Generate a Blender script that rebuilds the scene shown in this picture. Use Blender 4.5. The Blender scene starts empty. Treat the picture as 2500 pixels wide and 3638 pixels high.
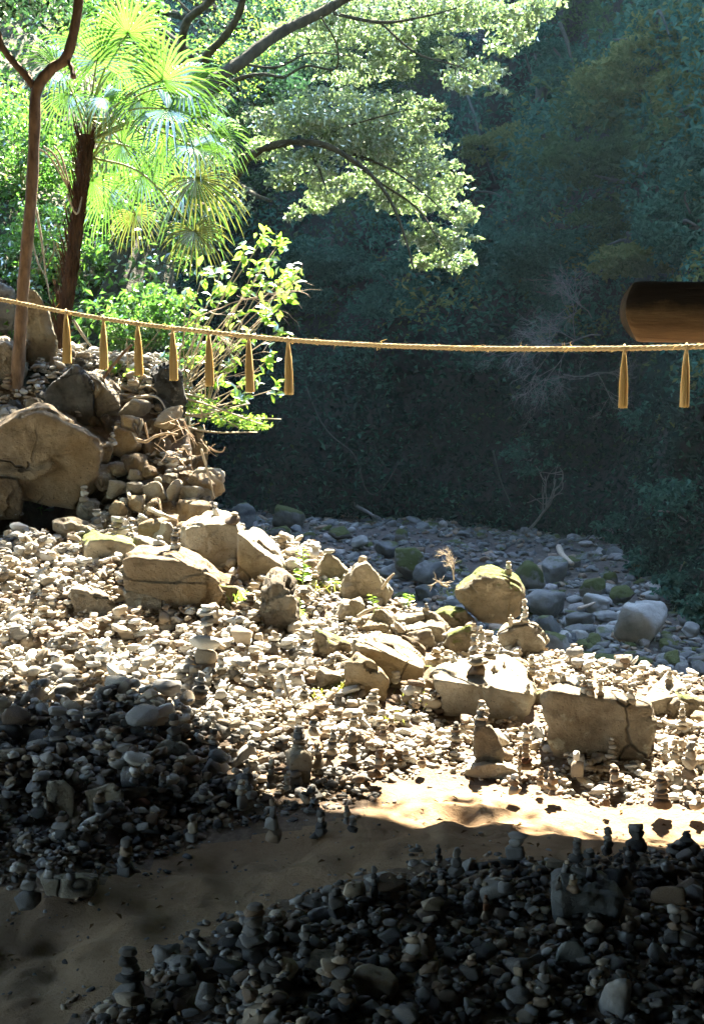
import bpy, bmesh, math
import numpy as np
from mathutils import Vector, Matrix, Euler
from mathutils.bvhtree import BVHTree

# ------------------------------------------------------------------ camera, sky, sun, exposure
SC = bpy.context.scene
COL = SC.collection
EYE = 1.65
FPX = 4547.0                      # focal length in pixels of the 2500 x 3638 photograph
TILT = math.atan(519.0 / FPX)
cam = bpy.data.cameras.new('camera')
cam.sensor_fit = 'VERTICAL'; cam.sensor_height = 36.0; cam.lens = 45.0
cam.clip_start = 0.05; cam.clip_end = 600
camo = bpy.data.objects.new('camera', cam); COL.objects.link(camo)
camo.location = (0, 0, EYE); camo.rotation_euler = (math.pi / 2 - TILT, 0, 0)
SC.camera = camo

SUN_EL, SUN_AZ = math.radians(52), math.radians(12)      # azimuth from +Y, positive to the +X side
SDIR = np.array([math.sin(SUN_AZ) * math.cos(SUN_EL), math.cos(SUN_AZ) * math.cos(SUN_EL), math.sin(SUN_EL)])
w = bpy.data.worlds.new('World'); SC.world = w; w.use_nodes = True
nt = w.node_tree; nt.nodes.clear()
sky = nt.nodes.new('ShaderNodeTexSky'); sky.sky_type = 'NISHITA'; sky.sun_disc = False
sky.sun_elevation = SUN_EL; sky.sun_rotation = SUN_AZ
sky.air_density = 1.0; sky.dust_density = 0.5; sky.ozone_density = 1.6
bg = nt.nodes.new('ShaderNodeBackground'); bg.inputs[1].default_value = 0.105
out = nt.nodes.new('ShaderNodeOutputWorld')
nt.links.new(sky.outputs[0], bg.inputs[0]); nt.links.new(bg.outputs[0], out.inputs[0])

sun = bpy.data.lights.new('sun', 'SUN'); sun.energy = 5.0; sun.angle = math.radians(0.5); sun.color = (1.0, 0.89, 0.70)
suno = bpy.data.objects.new('sun', sun); COL.objects.link(suno)
suno.rotation_euler = Vector(-SDIR).to_track_quat('-Z', 'Y').to_euler(); suno.location = (-5, 20, 25)

SC.view_settings.view_transform = 'Standard'; SC.view_settings.look = 'None'
SC.view_settings.gamma = 1.0; SC.view_settings.use_curve_mapping = False
SC.view_settings.exposure = 3.75
cy = SC.cycles
cy.use_denoising = True; cy.max_bounces = 7; cy.diffuse_bounces = 4; cy.glossy_bounces = 2; cy.transmission_bounces = 3
cy.caustics_reflective = False; cy.caustics_refractive = False; cy.sample_clamp_indirect = 6.0

# ------------------------------------------------------------------ helpers
rng = np.random.default_rng(11)
CT, ST = math.cos(TILT), math.sin(TILT)

def pray(px, py):
    """direction (scaled to y = 1) seen at a pixel of the photograph"""
    u, v = (px - 1250.0) / FPX, (1819.0 - py) / FPX
    d = np.array([u, CT + ST * v, -ST + CT * v])
    return d / d[1]

def at(px, py, d):
    r = pray(px, py) * d
    return np.array([r[0], r[1], EYE + r[2]])

def project(P):
    P = np.atleast_2d(P); q = P - np.array([0, 0, EYE])
    f = q[:, 1] * CT - q[:, 2] * ST; up = q[:, 1] * ST + q[:, 2] * CT
    return 1250 + FPX * q[:, 0] / f, 1819 - FPX * up / f, f

def _hash(ix, iy, iz, seed):
    n = (ix * 374761393 + iy * 668265263 + iz * 2147483647 + seed * 974634777) & 0xFFFFFFFF
    n = ((n ^ (n >> 13)) * 1274126177) & 0xFFFFFFFF
    n = n ^ (n >> 16)
    return (n & 0xFFFF) / 65535.0

def vnoise(P, seed=0):
    P = np.asarray(P, float); i = np.floor(P).astype(np.int64); f = P - i; f = f * f * (3 - 2 * f)
    r = 0.0
    for dx in (0, 1):
        for dy in (0, 1):
            for dz in (0, 1):
                wgt = (f[:, 0] if dx else 1 - f[:, 0]) * (f[:, 1] if dy else 1 - f[:, 1]) * (f[:, 2] if dz else 1 - f[:, 2])
                r = r + wgt * _hash(i[:, 0] + dx, i[:, 1] + dy, i[:, 2] + dz, seed)
    return r * 2 - 1

def fbm(P, seed=0, octv=4, gain=.5):
    P = np.asarray(P, float); r = 0; a = 1; s = 1
    for k in range(octv):
        r = r + a * vnoise(P * s, seed + k * 17); a *= gain; s *= 2.03
    return r

def fbm2(x, y, seed=0, octv=4, sc=1.0):
    return fbm(np.stack([x * sc, y * sc, np.zeros_like(x)], -1), seed, octv)

def sstep(a, b, x):
    t = np.clip((x - a) / (b - a), 0, 1); return t * t * (3 - 2 * t)

def mesh_np(name, V, F, smooth=True, mats=None, midx=None):
    V = np.asarray(V, np.float32); me = bpy.data.meshes.new(name)
    if isinstance(F, list) and len(F) and isinstance(F[0], np.ndarray) and F[0].ndim == 2:
        Fs = F
    else:
        Fs = [np.asarray(F)]
    nl = sum(f.size for f in Fs); npoly = sum(len(f) for f in Fs)
    me.vertices.add(len(V)); me.vertices.foreach_set('co', V.ravel())
    me.loops.add(nl); me.loops.foreach_set('vertex_index', np.concatenate([f.ravel() for f in Fs]).astype(np.int32))
    me.polygons.add(npoly)
    st = []; o = 0
    for f in Fs:
        st.append(o + np.arange(len(f)) * f.shape[1]); o += f.size
    me.polygons.foreach_set('loop_start', np.concatenate(st).astype(np.int32))
    if midx is not None:
        me.polygons.foreach_set('material_index', np.asarray(midx, np.int32))
    me.polygons.foreach_set('use_smooth', np.full(npoly, bool(smooth)))
    me.update(calc_edges=True)
    for m in (mats or []): me.materials.append(m)
    return me

def link(name, me, parent=None, loc=None, label=None, cat=None, group=None, kind=None):
    o = bpy.data.objects.new(name, me); COL.objects.link(o)
    if parent is not None: o.parent = parent
    if loc is not None: o.location = loc
    if label: o['label'] = label
    if cat: o['category'] = cat
    if group: o['group'] = group
    if kind: o['kind'] = kind
    return o

def thing(name, label, cat, loc=(0, 0, 0), group=None):
    o = link(name, None, None, loc, label, cat, group); o.empty_display_size = .1
    return o

_ICO = {}
def ico(sub):
    if sub not in _ICO:
        bm = bmesh.new(); bmesh.ops.create_icosphere(bm, subdivisions=sub, radius=1.0)
        V = np.array([v.co[:] for v in bm.verts]); F = np.array([[v.index for v in f.verts] for f in bm.faces]); bm.free()
        _ICO[sub] = (V / np.linalg.norm(V, axis=1)[:, None], F)
    return _ICO[sub]

def unit(v):
    v = np.asarray(v, float); return v / np.linalg.norm(v)

def rand_dirs(r, n):
    v = r.normal(size=(n, 3)); return v / np.linalg.norm(v, axis=1)[:, None]

def rock_shape(r, sub, k=11, p=9, lo=.72, hi=1.0, noise=.04, freq=2.5):
    """unit-sized stone: a softened polyhedron of k planes"""
    D, F = ico(sub); N = rand_dirs(r, k); h = r.uniform(lo, hi, k)
    N = np.vstack([N, np.eye(3), -np.eye(3)]); h = np.concatenate([h, np.ones(6)])
    q = np.maximum(D @ N.T, 1e-3) / h
    rad = (q ** p).sum(1) ** (-1.0 / p)
    V = D * rad[:, None]
    V = V * (1 + noise * fbm(V * freq, int(r.integers(1e6)), 3))[:, None]
    return V / np.abs(V).max(0), F

def hull_stone(r, n):
    """angular stone: a flat-faced hull of n points"""
    p = rand_dirs(r, n) * r.uniform(.8, 1.0, (n, 1)); p = np.sign(p) * np.abs(p) ** .8
    bm = bmesh.new()
    for q in p: bm.verts.new(q)
    g = bmesh.ops.convex_hull(bm, input=bm.verts); bmesh.ops.delete(bm, geom=[v for v in bm.verts if not v.link_faces], context='VERTS')
    bmesh.ops.bevel(bm, geom=bm.edges[:], offset=.07, segments=1, affect='EDGES', clamp_overlap=True); bmesh.ops.triangulate(bm, faces=bm.faces[:])
    bm.verts.index_update(); V = np.array([v.co[:] for v in bm.verts]); F = np.array([[v.index for v in f.verts] for f in bm.faces]); bm.free()
    return V / np.abs(V).max(0), F

def rotm(r=None, e=None):
    e = e if e is not None else r.uniform(0, 2 * np.pi, 3)
    return np.array(Euler(e).to_matrix())

def hull_planes(P):
    bm = bmesh.new()
    for p in P: bm.verts.new(p)
    bmesh.ops.convex_hull(bm, input=bm.verts); bm.normal_update()
    N = np.array([f.normal[:] for f in bm.faces]); C = np.array([f.verts[0].co[:] for f in bm.faces]); bm.free()
    return N, (N * C).sum(1)

def hull_rock(P, sub=4, p=26, noise=.03, freq=3.0, seed=0, jag=0.0, chop=.87):
    """rock filling the convex hull of world points P; returns (verts relative to centre, faces, centre)"""
    P = np.asarray(P, float); c = (P.min(0) + P.max(0)) / 2; c = .5 * c + .5 * P.mean(0); ext = np.maximum(P.max(0) - P.min(0), .02)
    N, h = hull_planes(P); h = np.maximum(h - N @ c, .01)
    _, ui = np.unique(np.round(np.hstack([N, (h / ext.mean())[:, None]]) * 12), axis=0, return_index=True); N, h = N[ui], h[ui]
    r_ = np.random.default_rng(seed + 7); K = rand_dirs(r_, 34); hk = ((P - c) @ K.T).max(0) * r_.uniform(chop, 1.02, 34); N = np.vstack([N, K]); h = np.concatenate([h, hk])
    D, F = ico(sub); D = D * ext; D = D / np.linalg.norm(D, axis=1)[:, None]
    q = np.maximum(D @ N.T, 1e-5) / h; mx = q.max(1)
    rad = 1 / mx * ((q / mx[:, None]) ** p).sum(1) ** (-1.0 / p)
    V = D * rad[:, None]
    sz = float(np.mean(ext))
    n1 = fbm(V / sz * freq + seed * 3.1, seed, 6, .58)
    n1 = n1 - .8 * np.abs(vnoise(V / sz * freq * 1.4 + seed, seed + 9))
    r2 = np.random.default_rng(seed + 31); A2 = rand_dirs(r2, 3); w2 = vnoise(V / sz * 3 + seed, seed + 3) * .25
    ce = np.floor((V @ A2.T) / sz * np.array([5.0, 3.4, 3.0]) + w2[:, None]).astype(np.int64)
    n1 = n1 + 1.1 * (_hash(ce[:, 0], ce[:, 1], ce[:, 2], seed) * 2 - 1) + .7 * (_hash(ce[:, 0], ce[:, 0] * 0, ce[:, 2] * 0, seed + 1) * 2 - 1)
    if jag:
        n1 = n1 + jag * np.abs(vnoise(V / sz * freq * 2.2 + seed, seed + 5)) * 2
    V = V + (D * (noise * sz * n1)[:, None])
    return V, F, c

def tube(pts, rad, sides=6, cap=True):
    P = np.asarray(pts, float); n = len(P); rad = np.broadcast_to(np.asarray(rad, float), (n,))
    T = np.gradient(P, axis=0); T /= np.maximum(np.linalg.norm(T, axis=1), 1e-9)[:, None]
    a = np.array([0, 0, 1.]) if abs(T[0, 2]) < .9 else np.array([1., 0, 0])
    u = unit(np.cross(T[0], a)); V = []
    ang = np.linspace(0, 2 * np.pi, sides, endpoint=False)
    for i in range(n):
        u = unit(u - T[i] * (u @ T[i])); v = np.cross(T[i], u)
        V.append(P[i] + rad[i] * (np.cos(ang)[:, None] * u + np.sin(ang)[:, None] * v))
    V = np.concatenate(V); F = []
    for i in range(n - 1):
        for j in range(sides):
            k = (j + 1) % sides
            F.append((i * sides + j, i * sides + k, (i + 1) * sides + k, (i + 1) * sides + j))
    F = np.array(F)
    if cap:
        m = len(V); V = np.vstack([V, P[0], P[-1]])
        e = []
        for j in range(sides):
            k = (j + 1) % sides
            e.append((k, j, m, m)); e.append(((n - 1) * sides + j, (n - 1) * sides + k, m + 1, m + 1))
        T3 = np.array([x[:3] for x in e])
        return V, [F, T3]
    return V, [F]

def smooth_line(pts, n):
    P = np.asarray(pts, float)
    if len(P) < 3: 
        t = np.linspace(0, 1, n)[:, None]; return P[0] * (1 - t) + P[-1] * t
    Q = np.vstack([2 * P[0] - P[1], P, 2 * P[-1] - P[-2]]); m = len(P) - 1; o = []
    for s in np.linspace(0, m - 1e-6, n):
        i = int(s); t = s - i; a, b, c, d = Q[i], Q[i + 1], Q[i + 2], Q[i + 3]
        o.append(.5 * (2 * b + (c - a) * t + (2 * a - 5 * b + 4 * c - d) * t * t + (3 * b - a - 3 * c + d) * t ** 3))
    return np.array(o)

class Acc:
    """collects pieces into one mesh"""
    def __init__(s): s.V = []; s.F3 = []; s.F4 = []; s.m3 = []; s.m4 = []; s.n = 0
    def add(s, V, F, mi=0):
        for f in (F if isinstance(F, list) else [F]):
            if f.shape[1] == 3: s.F3.append(f + s.n); s.m3.append(np.full(len(f), mi))
            else: s.F4.append(f + s.n); s.m4.append(np.full(len(f), mi))
        s.V.append(V); s.n += len(V)
    def mesh(s, name, mats, smooth=True):
        Fs = []; mi = []
        if s.F3: Fs.append(np.concatenate(s.F3)); mi.append(np.concatenate(s.m3))
        if s.F4: Fs.append(np.concatenate(s.F4)); mi.append(np.concatenate(s.m4))
        return mesh_np(name, np.concatenate(s.V), Fs, smooth, mats, np.concatenate(mi))

# ------------------------------------------------------------------ materials
def new_mat(name):
    m = bpy.data.materials.new(name); m.use_nodes = True; t = m.node_tree; t.nodes.clear()
    o = t.nodes.new('ShaderNodeOutputMaterial'); return m, t, o

def ramp(t, fac, stops):
    r = t.nodes.new('ShaderNodeValToRGB'); e = r.color_ramp.elements
    while len(e) > 1: e.remove(e[-1])
    e[0].position = stops[0][0]; e[0].color = (*stops[0][1], 1)
    for p, c in stops[1:]:
        x = e.new(p); x.color = (*c, 1)
    t.links.new(fac, r.inputs[0]); return r.outputs[0]

def noise_node(t, scale, detail=5, rough=.6, vec=None):
    n = t.nodes.new('ShaderNodeTexNoise'); n.inputs['Scale'].default_value = scale; n.inputs['Detail'].default_value = detail
    n.inputs['Roughness'].default_value = rough
    if vec is not None: t.links.new(vec, n.inputs['Vector'])
    return n.outputs[0]

def mixc(t, a, b, fac, typ='MIX'):
    m = t.nodes.new('ShaderNodeMix'); m.data_type = 'RGBA'; m.blend_type = typ
    for s, x in ((m.inputs[6], a), (m.inputs[7], b), (m.inputs[0], fac)):
        if isinstance(x, (int, float)): s.default_value = x
        elif isinstance(x, tuple): s.default_value = (*x, 1)
        else: t.links.new(x, s)
    return m.outputs[2]

def mathn(t, op, a, b=None, c=None):
    m = t.nodes.new('ShaderNodeMath'); m.operation = op
    for i, x in enumerate((a, b, c)):
        if x is None: continue
        if isinstance(x, (int, float)): m.inputs[i].default_value = x
        else: t.links.new(x, m.inputs[i])
    return m.outputs[0]

def stone_mat(name, dark, mid, light, scale=18, bump=.5, rough=.8, moss=0.0, mosscol=(.05, .075, .012), stain_bounce=None, bscale=60, dist=.01, crack=0.0):
    m, t, o = new_mat(name); b = t.nodes.new('ShaderNodeBsdfPrincipled'); b.inputs['Roughness'].default_value = rough
    b.inputs['Specular IOR Level'].default_value = .3
    tc = t.nodes.new('ShaderNodeTexCoord'); oi = t.nodes.new('ShaderNodeObjectInfo'); ge = t.nodes.new('ShaderNodeNewGeometry')
    mp = t.nodes.new('ShaderNodeVectorMath'); mp.operation = 'ADD'
    cmb = t.nodes.new('ShaderNodeCombineXYZ'); k = mathn(t, 'MULTIPLY', oi.outputs['Random'], 37.0)
    t.links.new(k, cmb.inputs[0]); t.links.new(k, cmb.inputs[1])
    t.links.new(tc.outputs['Object'], mp.inputs[0]); t.links.new(cmb.outputs[0], mp.inputs[1]); vec = mp.outputs[0]
    n = noise_node(t, scale, 8, .65, vec)
    rnd = mathn(t, 'FRACT', mathn(t, 'ADD', ge.outputs['Random Per Island'], oi.outputs['Random']))
    fac = mathn(t, 'ADD', mathn(t, 'MULTIPLY', n, .75), mathn(t, 'MULTIPLY', rnd, .3))
    c = ramp(t, fac, [(.33, dark), (.52, mid), (.72, light)])
    if stain_bounce:
        s = noise_node(t, scale * .22, 4, .6, vec); c = mixc(t, c, stain_bounce, ramp(t, s, [(.45, (0, 0, 0)), (.62, (.75, .75, .75))]))
    if moss:
        s = noise_node(t, scale * .35, 6, .7, vec)
        sep = t.nodes.new('ShaderNodeSeparateXYZ'); t.links.new(ge.outputs['Normal'], sep.inputs[0])
        f = mathn(t, 'ADD', mathn(t, 'MULTIPLY', sep.outputs[2], .35), s)
        c = mixc(t, c, mosscol, ramp(t, f, [(.95 - moss * .55, (0, 0, 0)), (1.05 - moss * .55, (1, 1, 1))]))
    hgt = noise_node(t, bscale, 8, .75, vec)
    if crack:
        dn = t.nodes.new('ShaderNodeTexNoise'); dn.inputs['Scale'].default_value = crack * .8; dn.inputs['Detail'].default_value = 4; t.links.new(vec, dn.inputs['Vector'])
        dv = t.nodes.new('ShaderNodeVectorMath'); dv.operation = 'SCALE'; dv.inputs['Scale'].default_value = 1.1 / crack; t.links.new(dn.outputs['Color'], dv.inputs[0])
        da = t.nodes.new('ShaderNodeVectorMath'); da.operation = 'ADD'; t.links.new(vec, da.inputs[0]); t.links.new(dv.outputs[0], da.inputs[1])
        vo = t.nodes.new('ShaderNodeTexVoronoi'); vo.feature = 'DISTANCE_TO_EDGE'; vo.inputs['Scale'].default_value = crack; t.links.new(da.outputs[0], vo.inputs['Vector'])
        ck = ramp(t, vo.outputs['Distance'], [(0, (0, 0, 0)), (.022, (1, 1, 1))])
        msk = ramp(t, noise_node(t, crack * .5, 3, .6, vec), [(.50, (1, 1, 1)), (.58, (0, 0, 0))])
        ck2 = mathn(t, 'MAXIMUM', ck, msk)
        c = mixc(t, tuple(x * .45 for x in dark), c, ck2); hgt = mathn(t, 'ADD', hgt, mathn(t, 'MULTIPLY', ck2, .8))
        pt = noise_node(t, scale * 9, 3, .7, vec); c = mixc(t, c, tuple(x * .7 for x in dark), ramp(t, pt, [(.62, (0, 0, 0)), (.70, (.8, .8, .8))]))
        lc = noise_node(t, scale * 1.3, 5, .7, vec); c = mixc(t, c, tuple(min(.55, x * 1.25) for x in light), ramp(t, lc, [(.60, (0, 0, 0)), (.68, (.7, .7, .7))]))
    t.links.new(c, b.inputs['Base Color'])
    bp = t.nodes.new('ShaderNodeBump'); bp.inputs['Strength'].default_value = bump; bp.inputs['Distance'].default_value = dist
    t.links.new(hgt, bp.inputs['Height']); t.links.new(bp.outputs[0], b.inputs['Normal'])
    t.links.new(b.outputs[0], o.inputs[0]); return m

def leaf_mat(name, cols, trans, tfac=.45, gloss=.12, rough=.35):
    m, t, o = new_mat(name); ge = t.nodes.new('ShaderNodeNewGeometry'); oi = t.nodes.new('ShaderNodeObjectInfo')
    rnd = mathn(t, 'FRACT', mathn(t, 'ADD', ge.outputs['Random Per Island'], oi.outputs['Random']))
    n = len(cols); c = ramp(t, rnd, [(i / max(n - 1, 1), x) for i, x in enumerate(cols)])
    tr = ramp(t, rnd, [(0, trans[0]), (1, trans[1])])
    d = t.nodes.new('ShaderNodeBsdfDiffuse'); t.links.new(c, d.inputs[0])
    b = t.nodes.new('ShaderNodeBsdfTranslucent'); t.links.new(tr, b.inputs[0])
    g = t.nodes.new('ShaderNodeBsdfGlossy'); g.inputs['Roughness'].default_value = rough; g.inputs[0].default_value = (.9, .95, .9, 1)
    m1 = t.nodes.new('ShaderNodeMixShader'); m1.inputs[0].default_value = tfac
    t.links.new(d.outputs[0], m1.inputs[1]); t.links.new(b.outputs[0], m1.inputs[2])
    if gloss <= 0:
        t.links.new(m1.outputs[0], o.inputs[0]); return m
    m2 = t.nodes.new('ShaderNodeMixShader')
    fr = t.nodes.new('ShaderNodeFresnel'); fr.inputs[0].default_value = 1.45
    t.links.new(mathn(t, 'ADD', mathn(t, 'MULTIPLY', fr.outputs[0], min(.6, gloss * 1.5)), gloss * .12), m2.inputs[0])
    t.links.new(m1.outputs[0], m2.inputs[1]); t.links.new(g.outputs[0], m2.inputs[2]); t.links.new(m2.outputs[0], o.inputs[0])
    return m

def plain_mat(name, dark, light, scale=20, rough=.8, bump=.4, stretch=None, dist=.01, spec=.3):
    m, t, o = new_mat(name); b = t.nodes.new('ShaderNodeBsdfPrincipled'); b.inputs['Roughness'].default_value = rough
    b.inputs['Specular IOR Level'].default_value = spec
    tc = t.nodes.new('ShaderNodeTexCoord'); vec = tc.outputs['Object']
    if stretch:
        mp = t.nodes.new('ShaderNodeMapping'); mp.inputs['Scale'].default_value = stretch; t.links.new(vec, mp.inputs[0]); vec = mp.outputs[0]
    n = noise_node(t, scale, 6, .65, vec); t.links.new(ramp(t, n, [(.3, dark), (.7, light)]), b.inputs['Base Color'])
    bp = t.nodes.new('ShaderNodeBump'); bp.inputs['Strength'].default_value = bump; bp.inputs['Distance'].default_value = dist
    t.links.new(noise_node(t, scale * 2.2, 6, .7, vec), bp.inputs['Height']); t.links.new(bp.outputs[0], b.inputs['Normal'])
    t.links.new(b.outputs[0], o.inputs[0]); return m

M = {}
# colours of loose stones: the name says the colour
M['grey'] = stone_mat('stone_grey', (.10, .10, .098), (.20, .195, .185), (.32, .315, .295))
M['pale'] = stone_mat('stone_pale', (.28, .27, .25), (.45, .44, .40), (.6, .58, .53))
M['tan'] = stone_mat('stone_tan', (.17, .14, .10), (.30, .25, .18), (.42, .36, .28))
M['brown'] = stone_mat('stone_brown', (.08, .055, .04), (.17, .125, .085), (.27, .21, .15))
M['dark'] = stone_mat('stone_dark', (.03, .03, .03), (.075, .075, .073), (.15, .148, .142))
M['rust'] = stone_mat('stone_rust', (.06, .025, .012), (.14, .06, .03), (.2, .1, .05))
CN = ['grey', 'pale', 'tan', 'brown', 'dark']
M['boulder'] = stone_mat('boulder_rock', (.14, .112, .078), (.34, .29, .21), (.52, .465, .36), scale=8, bump=1.0, bscale=26, dist=.06, crack=2.2)
M['boulder_brown'] = stone_mat('boulder_brown', (.05, .037, .025), (.17, .125, .075), (.33, .26, .17), scale=8, bump=1.0, bscale=26, dist=.06, stain_bounce=(.24, .16, .075), crack=2.2)  # ochre patches: staining, plus warm bounced light put into the colour
M['boulder_ochre'] = stone_mat('boulder_ochre', (.15, .10, .05), (.33, .245, .135), (.48, .40, .27), scale=8, bump=1.0, bscale=26, dist=.06, crack=2.2)
M['boulder_dark'] = stone_mat('boulder_dark', (.035, .036, .036), (.10, .10, .095), (.2, .195, .18), scale=6, bump=.9, bscale=30, dist=.035, crack=2.2)
M['boulder_moss'] = stone_mat('boulder_moss', (.10, .085, .055), (.22, .18, .12), (.34, .29, .2), scale=6, bump=.9, bscale=30, dist=.035, moss=.55, mosscol=(.11, .14, .02), crack=2.2)
M['river_moss'] = stone_mat('river_moss', (.05, .05, .045), (.12, .12, .11), (.22, .22, .2), scale=5, bump=.9, bscale=18, dist=.04, moss=.74, mosscol=(.05, .065, .013))
M['river_grey'] = stone_mat('river_grey', (.045, .053, .055), (.11, .12, .12), (.20, .21, .205), scale=4, bump=.8, bscale=18, dist=.03, moss=.25, mosscol=(.05, .065, .02))
M['river_pale'] = stone_mat('river_pale', (.10, .11, .11), (.20, .215, .205), (.33, .34, .32), scale=4, bump=.8, bscale=18, dist=.03)
M['gravel'] = stone_mat('gravel_soil', (.14, .095, .06), (.25, .18, .12), (.36, .28, .2), scale=30, bump=1.0, bscale=70, dist=.02)
M['dirt'] = stone_mat('path_dirt', (.15, .085, .042), (.25, .155, .082), (.33, .225, .13), scale=5.0, bump=1.0, bscale=14, dist=.035, rough=.95)
M['river_bed'] = stone_mat('river_gravel', (.06, .05, .045), (.13, .115, .10), (.22, .2, .18), scale=12, bump=1.0, bscale=30, dist=.05)
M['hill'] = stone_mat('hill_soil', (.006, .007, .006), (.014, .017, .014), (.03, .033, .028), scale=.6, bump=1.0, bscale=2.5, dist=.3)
M['slope'] = stone_mat('slope_soil', (.04, .045, .02), (.10, .10, .05), (.2, .18, .11), scale=2.0, bump=1.0, bscale=8, dist=.1)
M['cave'] = stone_mat('cave_rock', (.03, .028, .026), (.08, .075, .068), (.14, .13, .12), scale=.8, bump=1.0, bscale=3, dist=.2)
M['bark'] = plain_mat('bark_brown', (.07, .045, .028), (.25, .165, .10), 30, .9, .6, (1, 1, .3))
M['bark_moss'] = plain_mat('bark_dark', (.018, .02, .012), (.085, .08, .05), 14, .95, .9, (1, 1, .5), .03)
M['fibre'] = plain_mat('palm_fibre', (.03, .014, .008), (.15, .075, .035), 40, .95, 1.0, (1, 1, .25), .03)
M['twig'] = plain_mat('dry_twig', (.25, .2, .14), (.5, .43, .33), 30, .9, .3)
M['twig_grey'] = plain_mat('grey_twig', (.10, .10, .09), (.22, .21, .19), 10, .9, .3)
M['twig_dim'] = plain_mat('dim_twig', (.035, .042, .036), (.085, .095, .08), 10, .9, .3)
M['root'] = plain_mat('root', (.22, .15, .09), (.42, .32, .22), 25, .9, .4)
M['rope'] = plain_mat('straw_rope', (.30, .22, .11), (.52, .41, .23), 120, .85, .6, (1, 1, 1), .004)
M['straw'] = leaf_mat('straw', [(.58, .43, .19), (.68, .53, .26), (.78, .64, .36)], [(.8, .62, .28), (.88, .72, .38)], .5, 0)
M['log'] = plain_mat('weathered_log', (.17, .09, .04), (.55, .33, .16), 11, .85, 1.0, (.10, 1.8, 1.8), .02)
M['log_end'] = plain_mat('log_end', (.02, .014, .010), (.09, .055, .03), 20, .8, .4)
M['palm'] = leaf_mat('palm_leaf', [(.07, .17, .025), (.10, .22, .03), (.15, .27, .04)], [(.11, .30, .04), (.20, .40, .06)], .48, .3, .3)
M['palm_dry'] = leaf_mat('palm_dry', [(.17, .15, .05), (.22, .20, .06)], [(.20, .26, .05), (.27, .31, .06)], .4)
M['petiole'] = plain_mat('petiole', (.18, .24, .06), (.32, .38, .14), 30, .5, .1)
M['leaf_bright'] = leaf_mat('leaf_bright', [(.10, .19, .02), (.15, .25, .03), (.2, .3, .04)], [(.22, .46, .05), (.36, .58, .08)], .55, .15, .35)
M['leaf_green'] = leaf_mat('leaf_green', [(.03, .085, .02), (.05, .12, .025), (.08, .16, .03)], [(.10, .34, .05), (.22, .46, .06)], .45, .3, .35)
M['leaf_pale'] = leaf_mat('leaf_pale', [(.08, .13, .05), (.14, .20, .09), (.27, .33, .22)], [(.20, .36, .10), (.33, .47, .19)], .45, .5, .4)
M['leaf_dark'] = leaf_mat('leaf_dark', [(.02, .055, .03), (.03, .08, .04), (.05, .11, .05)], [(.04, .12, .05), (.06, .16, .06)], .3, .2, .4)
M['hill_teal'] = leaf_mat('hill_leaf_teal', [(.017, .06, .047), (.04, .12, .085), (.08, .18, .13)], [(.03, .08, .05), (.05, .11, .07)], .3, 0)
M['hill_green'] = leaf_mat('hill_leaf_green', [(.025, .05, .025), (.045, .075, .035), (.07, .1, .05)], [(.06, .11, .04), (.09, .15, .05)], .3, 0)
M['hill_olive'] = leaf_mat('hill_leaf_olive', [(.07, .105, .04), (.11, .15, .06), (.17, .20, .085)], [(.12, .13, .04), (.2, .19, .06)], .3, 0)  # lightened olive stands in for sun grazing the upper crowns
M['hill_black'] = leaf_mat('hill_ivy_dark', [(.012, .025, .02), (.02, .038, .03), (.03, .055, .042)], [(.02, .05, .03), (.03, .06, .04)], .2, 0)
M['litter'] = leaf_mat('dead_leaf', [(.07, .04, .02), (.15, .09, .045), (.25, .17, .09), (.1, .06, .03)], [(.1, .06, .02), (.2, .12, .05)], .15, 0)
M['moss_tuft'] = leaf_mat('moss_tuft', [(.10, .12, .02), (.16, .18, .03)], [(.3, .34, .05), (.4, .42, .08)], .4)

# ------------------------------------------------------------------ terrain
EDGE = np.array([(-6.5, 31), (-4.4, 20), (-3.0, 16), (-1.95, 13), (-1.42, 10), (-1.22, 9), (-1.0, 8.35), (-.3, 7.75), (.1, 7.2), (.5, 6.65), (.95, 6.4), (1.5, 6.15), (2.5, 5.95), (9, 5.6)])
RIV = -1.6
CTRL = [(1250, 3638, 3.05), (2500, 3638, 3.05), (400, 3638, 3.2), (1250, 3350, 3.5), (2000, 3300, 3.6), (1500, 3040, 4.1), (2300, 3040, 4.1),
        (100, 3500, 3.41), (900, 3050, 4.28), (1800, 2900, 4.69), (2500, 2950, 4.55), (0, 2700, 5.0), (0, 2480, 5.7), (0, 2200, 6.6), (0, 1900, 7.8),
        (600, 2700, 5.0), (600, 2400, 5.9), (600, 2150, 6.8), (800, 1950, 7.8), (1250, 2650, 5.2), (1250, 2450, 5.85), (1250, 2200, 6.8),
        (1900, 2700, 5.2), (1900, 2550, 5.7), (2400, 2650, 5.35), (2400, 2560, 5.7)]
HOL = at(135, 1800, 8.3)[:2]
CW = np.array([at(*c) for c in CTRL] + [(-6, 4.5, .3), (-6, 7.8, .85), (6, 4, .1), (6, 5.6, .1), (-6, 2, .1), (6, 2, .1), (0, 0, 0), (-6, 0, .1), (6, 0, .1)])

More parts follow.
